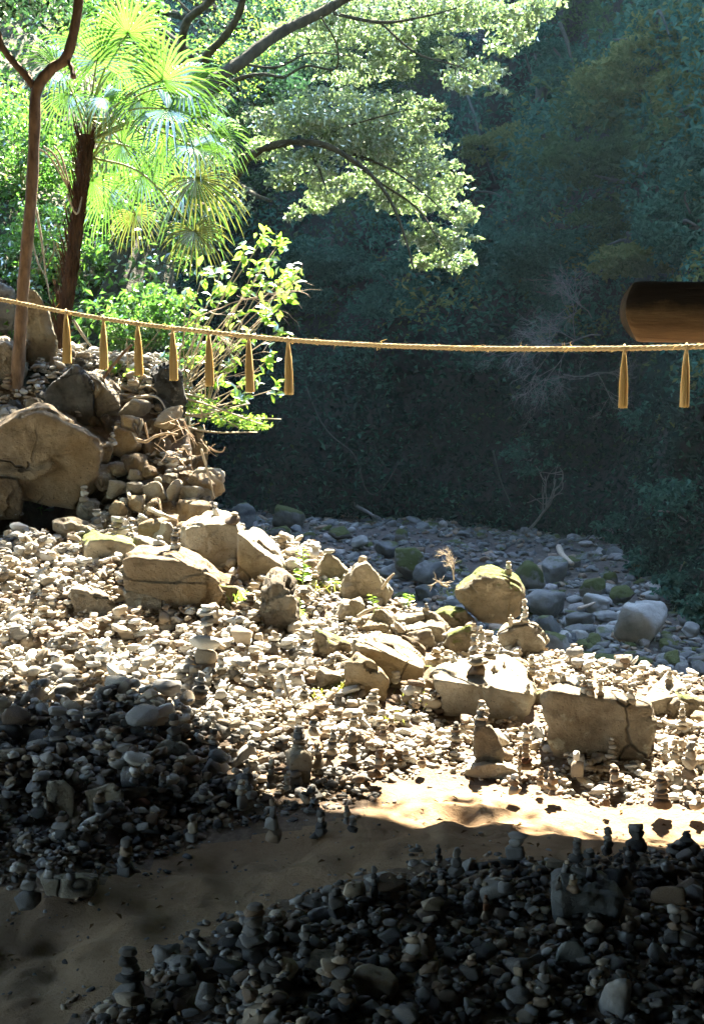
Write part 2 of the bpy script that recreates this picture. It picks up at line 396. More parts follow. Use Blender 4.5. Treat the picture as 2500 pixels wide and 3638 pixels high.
def _tps():
    n = len(CW); d = np.linalg.norm(CW[:, None, :2] - CW[None, :, :2], axis=2)
    K = np.where(d > 0, d * d * np.log(np.maximum(d, 1e-9)), 0) + np.eye(n) * .15
    Q = np.hstack([np.ones((n, 1)), CW[:, :2]])
    A = np.block([[K, Q], [Q.T, np.zeros((3, 3))]]); b = np.concatenate([CW[:, 2], np.zeros(3)])
    return np.linalg.solve(A, b)
_W = _tps()
def bank(x, y):
    x = np.clip(x, -7, 7)
    d = np.sqrt((x[:, None] - CW[None, :, 0]) ** 2 + (y[:, None] - CW[None, :, 1]) ** 2)
    K = np.where(d > 0, d * d * np.log(np.maximum(d, 1e-9)), 0)
    return K @ _W[:-3] + _W[-3] + _W[-2] * x + _W[-1] * y

def sdist(x, y):
    """signed distance to the bank's edge, positive over the river"""
    best = np.full(x.shape, 1e9); sg = np.ones(x.shape)
    for a, b in zip(EDGE[:-1], EDGE[1:]):
        e = b - a; L = e @ e; t = np.clip(((x - a[0]) * e[0] + (y - a[1]) * e[1]) / L, 0, 1)
        dx, dy = x - a[0] - t * e[0], y - a[1] - t * e[1]; d = np.hypot(dx, dy)
        cr = e[0] * (y - a[1]) - e[1] * (x - a[0])
        m = d < best; best = np.where(m, d, best); sg = np.where(m, np.sign(cr), sg)
    return best * sg

def ground_raw(x, y):
    x = np.asarray(x, float); y = np.asarray(y, float)
    b = bank(x, np.minimum(y, 8.0))
    lift = sstep(-.4, -1.0, x + .12 * (y - 8))           # only the hillside behind the rubble rises
    b = b + sstep(7.9, 9.3, y) * 1.0 * lift + .55 * np.maximum(0, y - 10.0) * sstep(10, 12, y) + .35 * np.maximum(0, -2.5 - x) * sstep(8.5, 12, y)
    b = b + .025 * fbm2(x, y, 3, 4, 1.6) + .5 * sstep(9, 14, y) * fbm2(x, y, 5, 3, .5)
    b = b - .45 * np.exp(-(((x - HOL[0]) / .30) ** 2 + ((y - HOL[1]) / .42) ** 2))
    r = RIV + .12 * fbm2(x, y, 9, 4, .7)
    s = sdist(x, y) + .12 * fbm2(x, y, 21, 3, 1.3)
    k = sstep(0, 1, s / (1.0 - .68 * sstep(7.8, 8.6, y) * sstep(16, 12, y)))
    return b * (1 - k) + r * k

GX0, GX1, GY0, GY1, GS = -9.0, 9.0, -1.0, 32.0, .05
_gx = np.arange(GX0, GX1 + 1e-6, GS); _gy = np.arange(GY0, GY1 + 1e-6, GS)
_X, _Y = np.meshgrid(_gx, _gy)
GRID = np.concatenate([ground_raw(_X[i:i + 40].ravel(), _Y[i:i + 40].ravel()).reshape(-1, len(_gx)) for i in range(0, len(_gy), 40)])
def ground(x, y):
    x = np.asarray(x, float); y = np.asarray(y, float)
    fx = np.clip((x - GX0) / GS, 0, len(_gx) - 1.001); fy = np.clip((y - GY0) / GS, 0, len(_gy) - 1.001)
    i = fx.astype(int); j = fy.astype(int); fx = fx - i; fy = fy - j
    return (GRID[j, i] * (1 - fx) + GRID[j, i + 1] * fx) * (1 - fy) + (GRID[j + 1, i] * (1 - fx) + GRID[j + 1, i + 1] * fx) * fy

def hit(px, py, dmin=2.4, dmax=31, up=0.0):
    d = np.arange(dmin, dmax, .01); r = pray(px, py)
    z = EYE + r[2] * d; g = ground(r[0] * d, d) + up; k = np.argmax(z <= g)
    if z[k] > g[k]: return at(px, py, 15.0)
    return at(px, py, d[k])

def river_hit(px, py):
    r = pray(px, py); d = (RIV - EYE) / r[2]; return at(px, py, d)

# path outline, drawn on the ground
PATH_PX = [(-420, 3140), (0, 3160), (160, 3190), (330, 3170), (560, 3060), (700, 3000), (950, 2960), (1150, 2930), (1300, 2880), (1370, 2800), (1500, 2760), (1640, 2770), (1800, 2800),
           (2000, 2850), (2250, 2870), (2500, 2900), (3000, 2930), (3000, 3060), (2500, 3020), (2200, 3040), (1950, 3060), (1700, 3060), (1500, 3060), (1330, 3110), (1200, 3150), (1000, 3200), (800, 3290), (620, 3380),
           (420, 3500), (250, 3620), (100, 3800), (-800, 3800), (-700, 3300)]
PATH = np.array([hit(*p, 1.5)[:2] for p in PATH_PX])
def in_poly(x, y, P):
    r = np.zeros(x.shape, bool); n = len(P)
    for i in range(n):
        a, b = P[i], P[(i + 1) % n]
        c = ((a[1] > y) != (b[1] > y)) & (x < (b[0] - a[0]) * (y - a[1]) / (b[1] - a[1] + 1e-12) + a[0]); r ^= c
    return r
def poly_dist(x, y, P):
    best = np.full(x.shape, 1e9)
    for a, b in zip(P, np.roll(P, -1, 0)):
        e = b - a; t = np.clip(((x - a[0]) * e[0] + (y - a[1]) * e[1]) / (e @ e), 0, 1)
        best = np.minimum(best, np.hypot(x - a[0] - t * e[0], y - a[1] - t * e[1]))
    return best

def grid_mesh(xs, ys, zf, keep=None):
    X, Y = np.meshgrid(xs, ys); Z = zf(X.ravel(), Y.ravel()); V = np.stack([X.ravel(), Y.ravel(), Z], -1)
    nx = len(xs); i, j = np.meshgrid(np.arange(nx - 1), np.arange(len(ys) - 1)); a = (j * nx + i).ravel()
    F = np.stack([a, a + 1, a + nx + 1, a + nx], -1)
    if keep is not None:
        cx = V[F].mean(1); F = F[keep(cx[:, 0], cx[:, 1])]
        u, inv = np.unique(F, return_inverse=True); V = V[u]; F = inv.reshape(F.shape)
    return V, F

near_x = np.arange(-6, 6.001, .03); near_y = np.arange(1.0, 9.001, .03)
def path_z(x, y):
    z = ground(x, y); ins = in_poly(x, y, PATH); dd = poly_dist(x, y, PATH)
    dip = np.where(ins, np.minimum(dd / .25, 1), 0)
    return z - .02 * dip + dip * 1.7 * (.016 * fbm2(x, y, 40, 4, 3.0) + .010 * fbm2(x, y, 41, 4, 9.0) - .012 * np.maximum(0, fbm2(x, y, 43, 2, 7.0) - .25))
V, F = grid_mesh(near_x, near_y, path_z, lambda x, y: in_poly(x + .03 * fbm2(x, y, 50, 2, 7), y + .03 * fbm2(x, y, 51, 2, 7), PATH))
link('dirt_path', mesh_np('dirt_path', V, F, True, [M['dirt']]), label='trodden brown dirt path between the stone heaps', kind='structure')
V, F = grid_mesh(near_x, near_y, path_z, lambda x, y: ~in_poly(x + .03 * fbm2(x, y, 50, 2, 7), y + .03 * fbm2(x, y, 51, 2, 7), PATH))
link('bank_ground', mesh_np('bank_ground', V, F, True, [M['gravel']]), label='gravelly ground under the heaps of stones', kind='structure')
def gr(x, y): return ground(x, y)
V, F = grid_mesh(np.arange(-9, 9.01, .1), np.arange(8.97, 31.9, .1), gr, lambda x, y: sdist(x, y) < .5)
link('hillside_ground', mesh_np('hillside_ground', V, F, True, [M['slope']]), label='soil of the sunlit wooded slope', kind='structure')
V, F = grid_mesh(np.arange(-9, 9.01, .15), np.arange(5.5, 31.9, .15), lambda x, y: np.where(sdist(x, y) < .3, ground(x, y) - .08, ground(x, y)), lambda x, y: sdist(x, y) > -.3)
link('riverbed', mesh_np('riverbed', V, F, True, [M['river_bed']]), label='dry gravel riverbed in the shade', kind='structure')

# the gorge's far side
HB = np.array([(-34, 36, 0), (-10, 31.5, 0), (-4, 29, 0), (0, 27.6, 0), (3.4, 25.8, 0), (4.5, 22.5, 0), (4.55, 19, 0), (4.75, 16.6, 0), (6.5, 13, 0), (14, 9, 0)], float); HB[:, 2] = RIV - .3
HC = np.array([(-75, 70, 16), (-40, 70, 22), (-24, 70, 38), (-8, 70, 56), (8, 70, 69), (16, 70, 76), (32, 64, 70), (42, 42, 40), (42, 24, 24), (46, 8, 16)], float)  # unseen crest, heights shaped so that its shadow covers the riverbed
def hill(u, wv):
    """u along the foot 0..9, wv up the slope 0..1"""
    u = np.asarray(u, float); wv = np.asarray(wv, float)
    ub = np.linspace(0, 9, len(HB)); b = np.stack([np.interp(u, ub, HB[:, k]) for k in range(3)], -1); c = np.stack([np.interp(u, ub, HC[:, k]) for k in range(3)], -1)
    a = wv ** 1.25
    P = np.concatenate([b[:, :2] + (c - b)[:, :2] * a[:, None], (b[:, 2] + (c - b)[:, 2] * wv)[:, None]], 1)
    n = fbm(P * .22, 61, 4, .55); n2 = fbm(P * .9, 66, 3)
    out_ = b[:, :2] - c[:, :2]; out_ /= np.linalg.norm(out_, axis=1)[:, None]
    amp = (1.2 * n + .35 * n2) * np.minimum(1, wv / .04 + .5)
    P[:, :2] += out_ * amp[:, None]
    return P
hu = np.linspace(0, 9, 220); hw = np.concatenate([np.linspace(0, .26, 90), np.linspace(.28, 1, 36)])
U, Wv = np.meshgrid(hu, hw); V = hill(U.ravel(), Wv.ravel()); a = (np.arange(len(hw) - 1)[:, None] * len(hu) + np.arange(len(hu) - 1)[None]).ravel()
HF = np.stack([a, a + 1, a + len(hu) + 1, a + len(hu)], -1); HV = V
link('gorge_hillside', mesh_np('gorge_hillside', V, HF, True, [M['hill']]), label='steep shaded hillside across the riverbed', kind='structure')
HILL_BVH = BVHTree.FromPolygons([Vector(v) for v in HV], [tuple(f) for f in HF])
def hill_hit(px, py):
    d = Vector(pray(px, py)); h = HILL_BVH.ray_cast(Vector((0, 0, EYE)), d.normalized())
    return np.array(h[0]) if h[0] is not None else at(px, py, 30)

# cave we look out of: roof, lip and the cliff over it
xs = np.linspace(-9.0, 11, 100)
def lip_y(x):
    g = x - 1.0                                           # ground point that the lip shades lies a metre to the -X side
    ys = np.interp(g, [-4, -1.6, -.9, -.45, 0, .6, 1.3, 4], [5.55, 5.46, 5.15, 4.82, 4.56, 4.42, 4.34, 4.2])
    return ys + 5.3 / math.tan(SUN_EL) * math.cos(SUN_AZ)
prof = [(-7, -.5), (-6.6, 2.2), (-5, 4.2), (-2, 5.4), (2, 5.9), (5, 5.8), (-1.6, 5.6), (-.6, 5.38), (0, 5.3), (.12, 5.6), (-.2, 6.6), (-1.4, 9), (-4, 14), (-9, 22)]
V = []
for k, (yy, zz) in enumerate(prof):
    for x in xs:
        y0 = yy if k < 6 else lip_y(x) + yy
        n = fbm(np.array([[x * .7, y0 * .5, zz * .5]]), 71, 4)[0]
        drop = max(0., (x - 2.6) / 3.6, (-x - 5.2) / 5.0) ** 1.6 * (zz if k < 9 else 0) * .9
        nz = .0 if k == 8 else .35 * n
        V.append((x, y0 + .10 * fbm(np.array([[x * 2.2, 3.0, .5]]), 75, 4)[0] + (.25 * n if k not in (7, 8, 9) else 0), zz + nz - drop))
V = np.array(V); nx = len(xs); a = (np.arange(len(prof) - 1)[:, None] * nx + np.arange(nx - 1)[None]).ravel()
link('cave_roof', mesh_np('cave_roof', V, np.stack([a, a + 1, a + nx + 1, a + nx], -1), True, [M['cave']]), label='dark rock roof of the cave overhead', kind='structure')

r = np.random.default_rng(15); nl = 1600
lx = r.uniform(-5, 5, nl); lh = np.maximum(0, .04 + .4 * fbm2(lx, lx * 0, 77, 3, 1.6)) * r.random(nl) ** 1.5
LIPC = np.stack([lx, np.array([lip_y(q) for q in lx]) + r.normal(size=nl) * .06 + .05, 5.32 - lh], -1)

# ------------------------------------------------------------------ boulders and rocks
BV, BF, _bn = [], [], 0          # everything one can stand a cairn on
def solid(Vw, F):
    global _bn
    BV.append(Vw); BF.append(F + _bn); _bn += len(Vw)

NICK = []                        # (point, short name) used to describe loose stones by their neighbours
_seed = [100]
def hull_thing(front, back, d, t, mat, label, name='boulder', nick=None, noise=.03, freq=3., sub=5, p=22, jag=0., group=None, root=True):
    _seed[0] += 1
    P = [at(*q[:2], d + (q[2] if len(q) > 2 else 0)) for q in front]
    if back is None:
        cx = sum(q[0] for q in front) / len(front); cyy = sum(q[1] for q in front) / len(front)
        back = [(cx + (q[0] - cx) * .8, cyy + (q[1] - cyy) * .8) for q in front]
    P += [at(*q[:2], d + (q[2] if len(q) > 2 else t)) for q in back]
    Pm = np.array(P); gz = ground(Pm[:, 0], Pm[:, 1]); mid = Pm.mean(0)
    if root and Pm[:, 2].min() - float(ground(mid[0], mid[1])) < .4:
        zl = Pm[:, 2].min() - .07
        for q in Pm:
            qx, qy = mid[0] + (q[0] - mid[0]) * .8, mid[1] + (q[1] - mid[1]) * .8; P.append(np.array([qx, qy, min(q[2], max(zl, float(ground(qx, qy)) - .02))]))
    sz0 = float(np.ptp(np.array(P), axis=0).mean())
    V, F, c = hull_rock(P, 6 if sub >= 5 and t > .41 else sub, max(p, 34) * 1.6, max(noise, .034 if sz0 > .25 else .02), freq, _seed[0], jag + .12, .87 if root and t < .5 else .955)
    o = link(name, mesh_np(name, V, F, True, [M[mat]]), None, c, label, name.replace('_', ' ') if name != 'boulder' else 'boulder', group)
    solid(V + c, F)
    if nick: NICK.append((c, nick))
    return o

def blob_thing(cx, cyy, wpx, hpx, mat, label, name='boulder', nick=None, d=None, surf='bank', depth=.9, k=10, p=12, noise=.05, sub=4, sink=.12, tilt=.15, group=None, yaw=None):
    _seed[0] += 1; r = np.random.default_rng(_seed[0])
    base = (river_hit if surf == 'river' else hit)(cx, cyy + hpx * (.5 - sink)) if d is None else at(cx, cyy + hpx * .5, d)
    dd = base[1]; sc = dd / FPX; W, H = wpx * sc, hpx * sc
    c = at(cx, cyy, dd + W * depth * .35)
    if surf == 'river': c[2] = max(c[2], RIV + .25 * H)
    V, F = rock_shape(r, sub, k, p, .66, 1.0, noise, 2.6)
    if surf != 'river' and sub >= 3:
        A2 = rand_dirs(r, 2); ce = np.floor((V @ A2.T) * np.array([2.2, 1.7]) + r.random(2)).astype(np.int64); V = V * (1 + .07 * (_hash(ce[:, 0], ce[:, 1], ce[:, 1] * 0, _seed[0]) * 2 - 1))[:, None]
    V = V @ rotm(e=(0, 0, r.uniform(0, 6.28))).T; V = V / np.abs(V).max(0) * np.array([W / 2, W / 2 * depth, H / 2]) @ rotm(e=(r.uniform(-tilt, tilt), r.uniform(-tilt, tilt), 0)).T
    o = link(name, mesh_np(name, V, F, True, [M[mat]]), None, c, label, name, group)
    solid(V + c, F)
    if nick: NICK.append((c, nick))
    return o

def on(px, py, f=0): return hit(px, py, up=.06)[1] + f
# left: big boulders and the rubble face
H_ = hull_thing
H_([(-80, 1545), (60, 1500), (140, 1462), (180, 1470), (300, 1530), (382, 1600), (374, 1640), (335, 1722), (268, 1812), (190, 1745), (90, 1722), (-80, 1715)],
   [(-80, 1505), (150, 1440), (230, 1452), (300, 1480), (390, 1560), (380, 1640), (270, 1760), (-80, 1680)], 8.15, .75, 'boulder_brown',
   'huge slanting brown boulder with a bright top edge over the dark hollow', nick='the huge slanting boulder', sub=5, noise=.03, p=40, root=False)
H_([(-60, 1690), (60, 1700), (85, 1745), (75, 1800), (-60, 1800)], None, 8.05, .5, 'boulder_brown', 'dark brown block beside the hollow under the huge slanting boulder', noise=.03)
H_([(150, 1400), (215, 1360), (275, 1298), (305, 1325), (335, 1370), (342, 1460), (290, 1480), (180, 1470), (155, 1440)], [(170, 1390), (270, 1300), (330, 1350), (335, 1450), (180, 1450)], on(250, 1478, -.12), .5, 'boulder_dark',
   'dark grey pointed boulder above the huge slanting boulder', nick='the dark pointed boulder', noise=.035, jag=.2)
H_([(325, 1340), (380, 1390), (432, 1420), (400, 1450), (355, 1450), (340, 1420)], [(300, 1312), (345, 1310), (390, 1318), (440, 1385), (420, 1430), (340, 1430)], on(390, 1448, -.08), .45, 'boulder', 'pale rounded boulder tucked behind the dark pointed boulder', noise=.03)
H_([(-70, 990), (20, 1000), (50, 1040), (48, 1170), (20, 1200), (-70, 1200)], None, on(10, 1215), .6, 'boulder_dark', 'black shaded rock behind the slim forked tree', noise=.05)
H_([(85, 1010), (130, 1030), (180, 1120), (205, 1230), (185, 1275), (120, 1250), (90, 1150)], None, on(150, 1280), .6, 'boulder_moss', 'mossy leaning slab between forked tree and palm', noise=.05)
H_([(-50, 1230), (30, 1215), (75, 1260), (90, 1310), (60, 1350), (-50, 1350)], [(-50, 1200), (20, 1195), (80, 1240), (80, 1330), (-50, 1340)], on(20, 1350), .5, 'boulder', 'pale grey rock at the foot of the slim forked tree', noise=.05)
H_([(165, 1330), (230, 1325), (235, 1380), (200, 1400), (160, 1385)], None, 9.5, .35, 'boulder', 'small pale slab lying uphill of the dark pointed boulder', noise=.05)
H_([(540, 1330), (600, 1290), (640, 1330), (660, 1420), (600, 1450), (550, 1420)], None, on(600, 1450), .5, 'boulder_dark', 'shaded rock half hidden behind the fourth straw tassel', noise=.06)
def _c7(cx, cyy, w_, h_): return (cx * .5326, 1250 + cyy * .5326, w_ * .5326, h_ * .5326)
RUB = [((905, 375, 185, 130), 'boulder', 'pale flat topped rock high on the rubble face'), ((890, 500, 170, 180), 'boulder_ochre', 'tan upright block under the pale flat topped rock'),
       ((845, 600, 175, 190), 'boulder_ochre', 'rounded rock with the curved root lying across it'), ((900, 745, 200, 130), 'boulder_ochre', 'wide tan rock below the curved root'),
       ((1090, 650, 120, 140), 'boulder_brown', 'round brown rock in the dark cleft'), ((1180, 740, 300, 120), 'boulder_brown', 'long brown slab across the middle of the rubble face'),
       ((1325, 680, 120, 170), 'boulder_ochre', 'tall tan block at the outer corner of the cliff'), ((1170, 530, 170, 140), 'boulder_brown', 'brown rock among the exposed roots'),
       ((1290, 560, 130, 110), 'boulder', 'small grey rock wrapped in roots at the cliff top'), ((775, 790, 130, 100), 'boulder', 'faceted pale rock with a small cairn on it'),
       ((690, 840, 170, 170), 'boulder', 'grey faceted boulder against the huge slanting boulder'), ((775, 905, 170, 120), 'boulder', 'bright angular rock below the grey faceted boulder'),
       ((905, 830, 100, 80), 'boulder', 'small knobbly rock in the middle of the rubble face'), ((900, 915, 130, 100), 'boulder', 'pale cube shaped rock near the long fallen stick'),
       ((1000, 805, 120, 90), 'boulder_ochre', 'tan wedge shaped rock next to the round pebble'), ((1060, 860, 55, 50), 'boulder', 'egg shaped pebble resting on the gravelly ledge'),
       ((1130, 840, 100, 65), 'boulder', 'flat pale stone on the ledge beside the egg shaped pebble'), ((1040, 935, 180, 140), 'boulder', 'ledge rock covered in fine gravel'),
       ((1150, 935, 95, 165), 'boulder', 'upright pillar rock beside the gravelly ledge'), ((1285, 850, 170, 130), 'boulder_brown', 'layered rock topped by a small cairn at the cliff edge'),
       ((1290, 950, 200, 100), 'boulder', 'pale topped rock low on the cliff edge'), ((910, 1020, 110, 130), 'boulder_ochre', 'tan block left of the narrow black gap'),
       ((1025, 1050, 120, 130), 'boulder_ochre', 'tan block on the far side of the narrow black gap'), ((1130, 1080, 120, 160), 'boulder_brown', 'dark brown block standing behind the long fallen stick'),
       ((1290, 1080, 260, 180), 'boulder_ochre', 'large tan boulder at the foot of the cliff edge'), ((740, 965, 130, 70), 'boulder_brown', 'flat brown stone wedged under the bright angular rock'),
       ((790, 1060, 120, 140), 'boulder_ochre', 'rounded tan rock beside the bright block with a cairn'), ((580, 1060, 170, 160), 'boulder', 'bright square block carrying a four stone cairn'),
       ((1050, 500, 120, 110), 'boulder_brown', 'brown stone under the dangling roots'), ((1000, 660, 130, 120), 'boulder_brown', 'shadowed rock deep in the rubble face'),
       ((720, 470, 90, 120), 'boulder_brown', 'brown stump like rock behind the slanting boulder'), ((620, 470, 120, 80), 'boulder_brown', 'dark flat rock behind the small five stone cairn'),
       ((1130, 440, 180, 140), 'boulder_ochre', 'tan rock under the leafy shrub at the cliff top'), ((80, 430, 150, 110), 'boulder', 'bluish grey faceted rock above the huge slanting boulder'),
       ((120, 510, 190, 50), 'boulder', 'long flat stone lying along the huge slanting boulder'), ((230, 370, 130, 100), 'boulder', 'chunky pale rock perched behind the slanting boulder')]
for i, (bx, mt, lb) in enumerate(RUB):
    cx, cyy, w_, h_ = _c7(*bx)
    d_ = min(hit(min(cx, 690), cyy + h_ * .3)[1], 9.4) - .16 + (.12 if mt == 'boulder_brown' else 0)
    blob_thing(cx, cyy, w_ * 1.12, h_ * 1.12, mt, lb, 'rock', lb if i in (0, 10, 24, 27) else None, d=d_, depth=1.0, k=9, p=26, noise=.07, sub=3 if w_ * h_ < 5000 else 4, tilt=.25, sink=0)

# the crest of lit boulders
def on(px, py, f=0): return hit(px, py, up=.06)[1] + f
H_([(640, 1885), (690, 1862), (770, 1850), (850, 1880), (862, 1915), (850, 1970), (800, 2003), (745, 1985), (680, 1940), (645, 1910)], [(650, 1862), (710, 1822), (780, 1808), (835, 1830), (862, 1880), (858, 1950), (760, 1960)], on(790, 2003), .42, 'boulder',
   'large tan boulder with two stones balanced on its sunlit top', nick='the large tan boulder', sub=5, noise=.02, p=30)
H_([(432, 1985), (470, 1975), (560, 1990), (640, 1985), (700, 2030), (780, 2055), (806, 2112), (770, 2140), (690, 2160), (610, 2125), (520, 2060), (445, 2015)], [(480, 1945), (540, 1940), (640, 1945), (715, 1980), (785, 2045), (790, 2110), (500, 2020)], on(690, 2160), .5, 'boulder_brown',
   'big rough dark brown boulder carrying a six stone cairn', nick='the big dark brown boulder', sub=5, noise=.035, jag=.35, p=24)
H_([(850, 1900), (880, 1955), (960, 2000), (1000, 2010), (950, 2050), (900, 2085), (862, 2070), (848, 1990)], [(850, 1880), (885, 1872), (930, 1880), (1000, 1945), (1010, 1990), (940, 2040), (860, 2040)], on(900, 2085, .1), .5, 'boulder',
   'whitish boulder in full sun behind the large tan boulder', nick='the whitish boulder', noise=.025, p=30)
H_([(960, 1905), (1000, 1920), (1012, 1990), (985, 2010), (960, 1960)], None, 7.9, .3, 'boulder', 'knobbly end of rock beside the whitish boulder', 'rock', noise=.06)
H_([(300, 1925), (390, 1915), (482, 1935), (485, 1960), (400, 2002), (340, 1985), (305, 1955)], [(275, 1890), (330, 1882), (430, 1900), (490, 1930), (400, 1980), (320, 1960)], on(400, 2002), .4, 'boulder_moss', 'low slab with a greenish front face', nick='the low greenish slab', noise=.03)
H_([(190, 1860), (250, 1850), (330, 1885), (300, 1895), (200, 1880)], [(200, 1845), (300, 1848), (345, 1870)], 7.6, .3, 'boulder', 'flat layered slab in the gravel below the dark hollow', 'rock', noise=.05)
H_([(250, 2085), (290, 2085), (335, 2110), (395, 2128), (408, 2150), (350, 2160), (305, 2172), (262, 2145), (248, 2110)], [(258, 2072), (330, 2080), (400, 2118), (390, 2145), (270, 2140)], on(300, 2172), .25, 'boulder', 'dished tan boulder alone in the bright pebbles', nick='the dished boulder', noise=.03, p=30)
H_([(445, 2100), (520, 2110), (590, 2140), (606, 2168), (520, 2172), (450, 2160)], [(450, 2065), (520, 2075), (590, 2110), (600, 2150), (450, 2140)], on(500, 2170), .35, 'boulder', 'low wrinkled slab in front of the big dark brown boulder', nick='the low wrinkled slab', noise=.04, jag=.3)
H_([(800, 2010), (845, 1995), (862, 2040), (856, 2110), (815, 2112), (795, 2060)], None, 7.35, .25, 'boulder_moss', 'upright mottled rock propping the large tan boulder', 'rock', noise=.05)
H_([(925, 2085), (985, 2070), (1040, 2090), (1055, 2190), (1045, 2235), (985, 2228), (955, 2150)], [(935, 2060), (990, 2018), (1050, 2058), (1060, 2180), (960, 2120)], on(1010, 2235), .35, 'boulder', 'jagged grey rock standing behind the small leafy stem', nick='the jagged grey rock', noise=.06, jag=.4)
H_([(1108, 2060), (1130, 2010), (1165, 1966), (1200, 1985), (1238, 2035), (1235, 2070), (1180, 2085), (1120, 2080)], None, 7.35, .4, 'boulder', 'pointed tan rock with a pebble on its peak', nick='the first pointed rock', noise=.04, jag=.2)
H_([(1212, 2080), (1240, 2030), (1270, 1994), (1300, 1992), (1340, 2040), (1385, 2100), (1370, 2140), (1290, 2150), (1220, 2130)], None, 7.1, .45, 'boulder', 'taller pointed tan rock with a square stone on its peak', nick='the taller pointed rock', noise=.045, jag=.25)
H_([(1215, 2145), (1285, 2120), (1295, 2150), (1260, 2185), (1215, 2170)], None, 6.75, .25, 'boulder', 'small sloping tan block in front of the pointed rocks', 'rock', noise=.03)
H_([(1615, 2110), (1650, 2070), (1720, 2045), (1800, 2055), (1848, 2090), (1862, 2130), (1840, 2195), (1765, 2228), (1690, 2205), (1640, 2150)], [(1640, 2055), (1690, 2018), (1760, 2008), (1830, 2030), (1862, 2080), (1850, 2160), (1660, 2120)], 6.9, .45, 'boulder_moss',
   'big boulder with a mossy shoulder and dry weeds on top', nick='the mossy shouldered boulder', sub=5, noise=.035, jag=.25)
H_([(1535, 2190), (1580, 2160), (1640, 2158), (1690, 2210), (1680, 2265), (1600, 2262), (1545, 2235)], None, 6.85, .35, 'boulder_moss', 'smaller green topped boulder below the mossy shouldered boulder', noise=.04)
H_([(1765, 2250), (1800, 2222), (1870, 2210), (1925, 2255), (1940, 2280), (1925, 2370), (1880, 2395), (1830, 2360), (1775, 2320)], None, 6.5, .4, 'boulder', 'cracked upright boulder with a tall thin cairn on top', nick='the cracked upright boulder', noise=.05, jag=.35)
H_([(1225, 2350), (1262, 2310), (1330, 2350), (1385, 2425), (1380, 2450), (1300, 2452), (1220, 2425)], None, on(1300, 2450), .35, 'boulder_ochre', 'ochre wedge of rock leaning on a bigger ochre boulder', nick='the ochre wedge', noise=.02, p=34)
H_([(1255, 2285), (1320, 2300), (1400, 2330), (1460, 2395), (1512, 2380), (1505, 2440), (1400, 2445), (1280, 2400)], [(1265, 2252), (1340, 2250), (1425, 2262), (1500, 2335), (1515, 2390), (1300, 2380)], on(1400, 2448, .15), .5, 'boulder_ochre', 'broad ochre boulder with a sunlit sloping top', nick='the broad ochre boulder', sub=5, noise=.025, p=30)
H_([(1432, 2235), (1500, 2225), (1575, 2222), (1585, 2270), (1540, 2320), (1480, 2300)], [(1440, 2200), (1500, 2192), (1575, 2205), (1582, 2260), (1450, 2270)], 6.55, .35, 'boulder', 'square shouldered tan block strewn with chips', nick='the square tan block', noise=.035, p=34)
H_([(1535, 2410), (1600, 2440), (1700, 2460), (1800, 2485), (1895, 2470), (1890, 2510), (1840, 2532), (1720, 2505), (1620, 2470), (1540, 2435)], [(1560, 2370), (1620, 2335), (1720, 2322), (1810, 2330), (1870, 2380), (1912, 2450), (1850, 2490), (1600, 2440)], on(1750, 2525), .5, 'boulder',
   'wide white topped slab with a cap stone cairn', nick='the wide white topped slab', sub=5, noise=.025, p=30)
H_([(1915, 2470), (1955, 2455), (2010, 2490), (2090, 2500), (2160, 2510), (2330, 2505), (2335, 2530), (2318, 2672), (2215, 2650), (2100, 2615), (2010, 2585), (1950, 2550)], [(1930, 2440), (1985, 2402), (2080, 2415), (2190, 2450), (2280, 2485), (2338, 2500), (2320, 2620), (1960, 2520)], on(2230, 2665), .35, 'boulder',
   'massive square fronted block with small cairns along its top', nick='the massive block', sub=5, noise=.022, jag=.15, p=44)
H_([(2280, 2500), (2330, 2505), (2400, 2482), (2438, 2462), (2432, 2500), (2345, 2552), (2285, 2530)], [(2290, 2475), (2330, 2430), (2368, 2385), (2395, 2395), (2442, 2455), (2430, 2490), (2300, 2500)], 5.75, .35, 'boulder', 'bright wedge shaped boulder behind the massive block', nick='the bright wedge', noise=.02, p=34)
H_([(1645, 2735), (1700, 2715), (1770, 2712), (1855, 2740), (1850, 2760), (1780, 2755), (1690, 2762), (1650, 2755)], [(1660, 2705), (1740, 2690), (1790, 2700), (1850, 2725)], hit(1720, 2768)[1], .25, 'boulder', 'low flat rock over a dark gap at the path edge', 'rock', nick='the low flat rock at the path edge', noise=.03)
H_([(1680, 2575), (1745, 2570), (1755, 2590), (1765, 2650), (1790, 2670), (1760, 2700), (1700, 2695), (1682, 2640)], None, on(1730, 2695), .16, 'boulder', 'upright tan slab among the cairns near the path', 'rock', noise=.03, p=34)
H_([(1035, 2690), (1080, 2665), (1110, 2690), (1095, 2720), (1060, 2725), (1030, 2715)], [(1010, 2660), (1060, 2650), (1100, 2670)], on(1060, 2735), .18, 'boulder', 'chunky grey rock supporting a five stone cairn', 'rock', nick='the chunky supporting rock', noise=.03, p=34)
H_([(555, 2640), (600, 2625), (672, 2655), (665, 2672), (600, 2675)], None, on(610, 2680), .15, 'boulder', 'long low rock under the dark hat shaped cairn', 'rock', noise=.04)
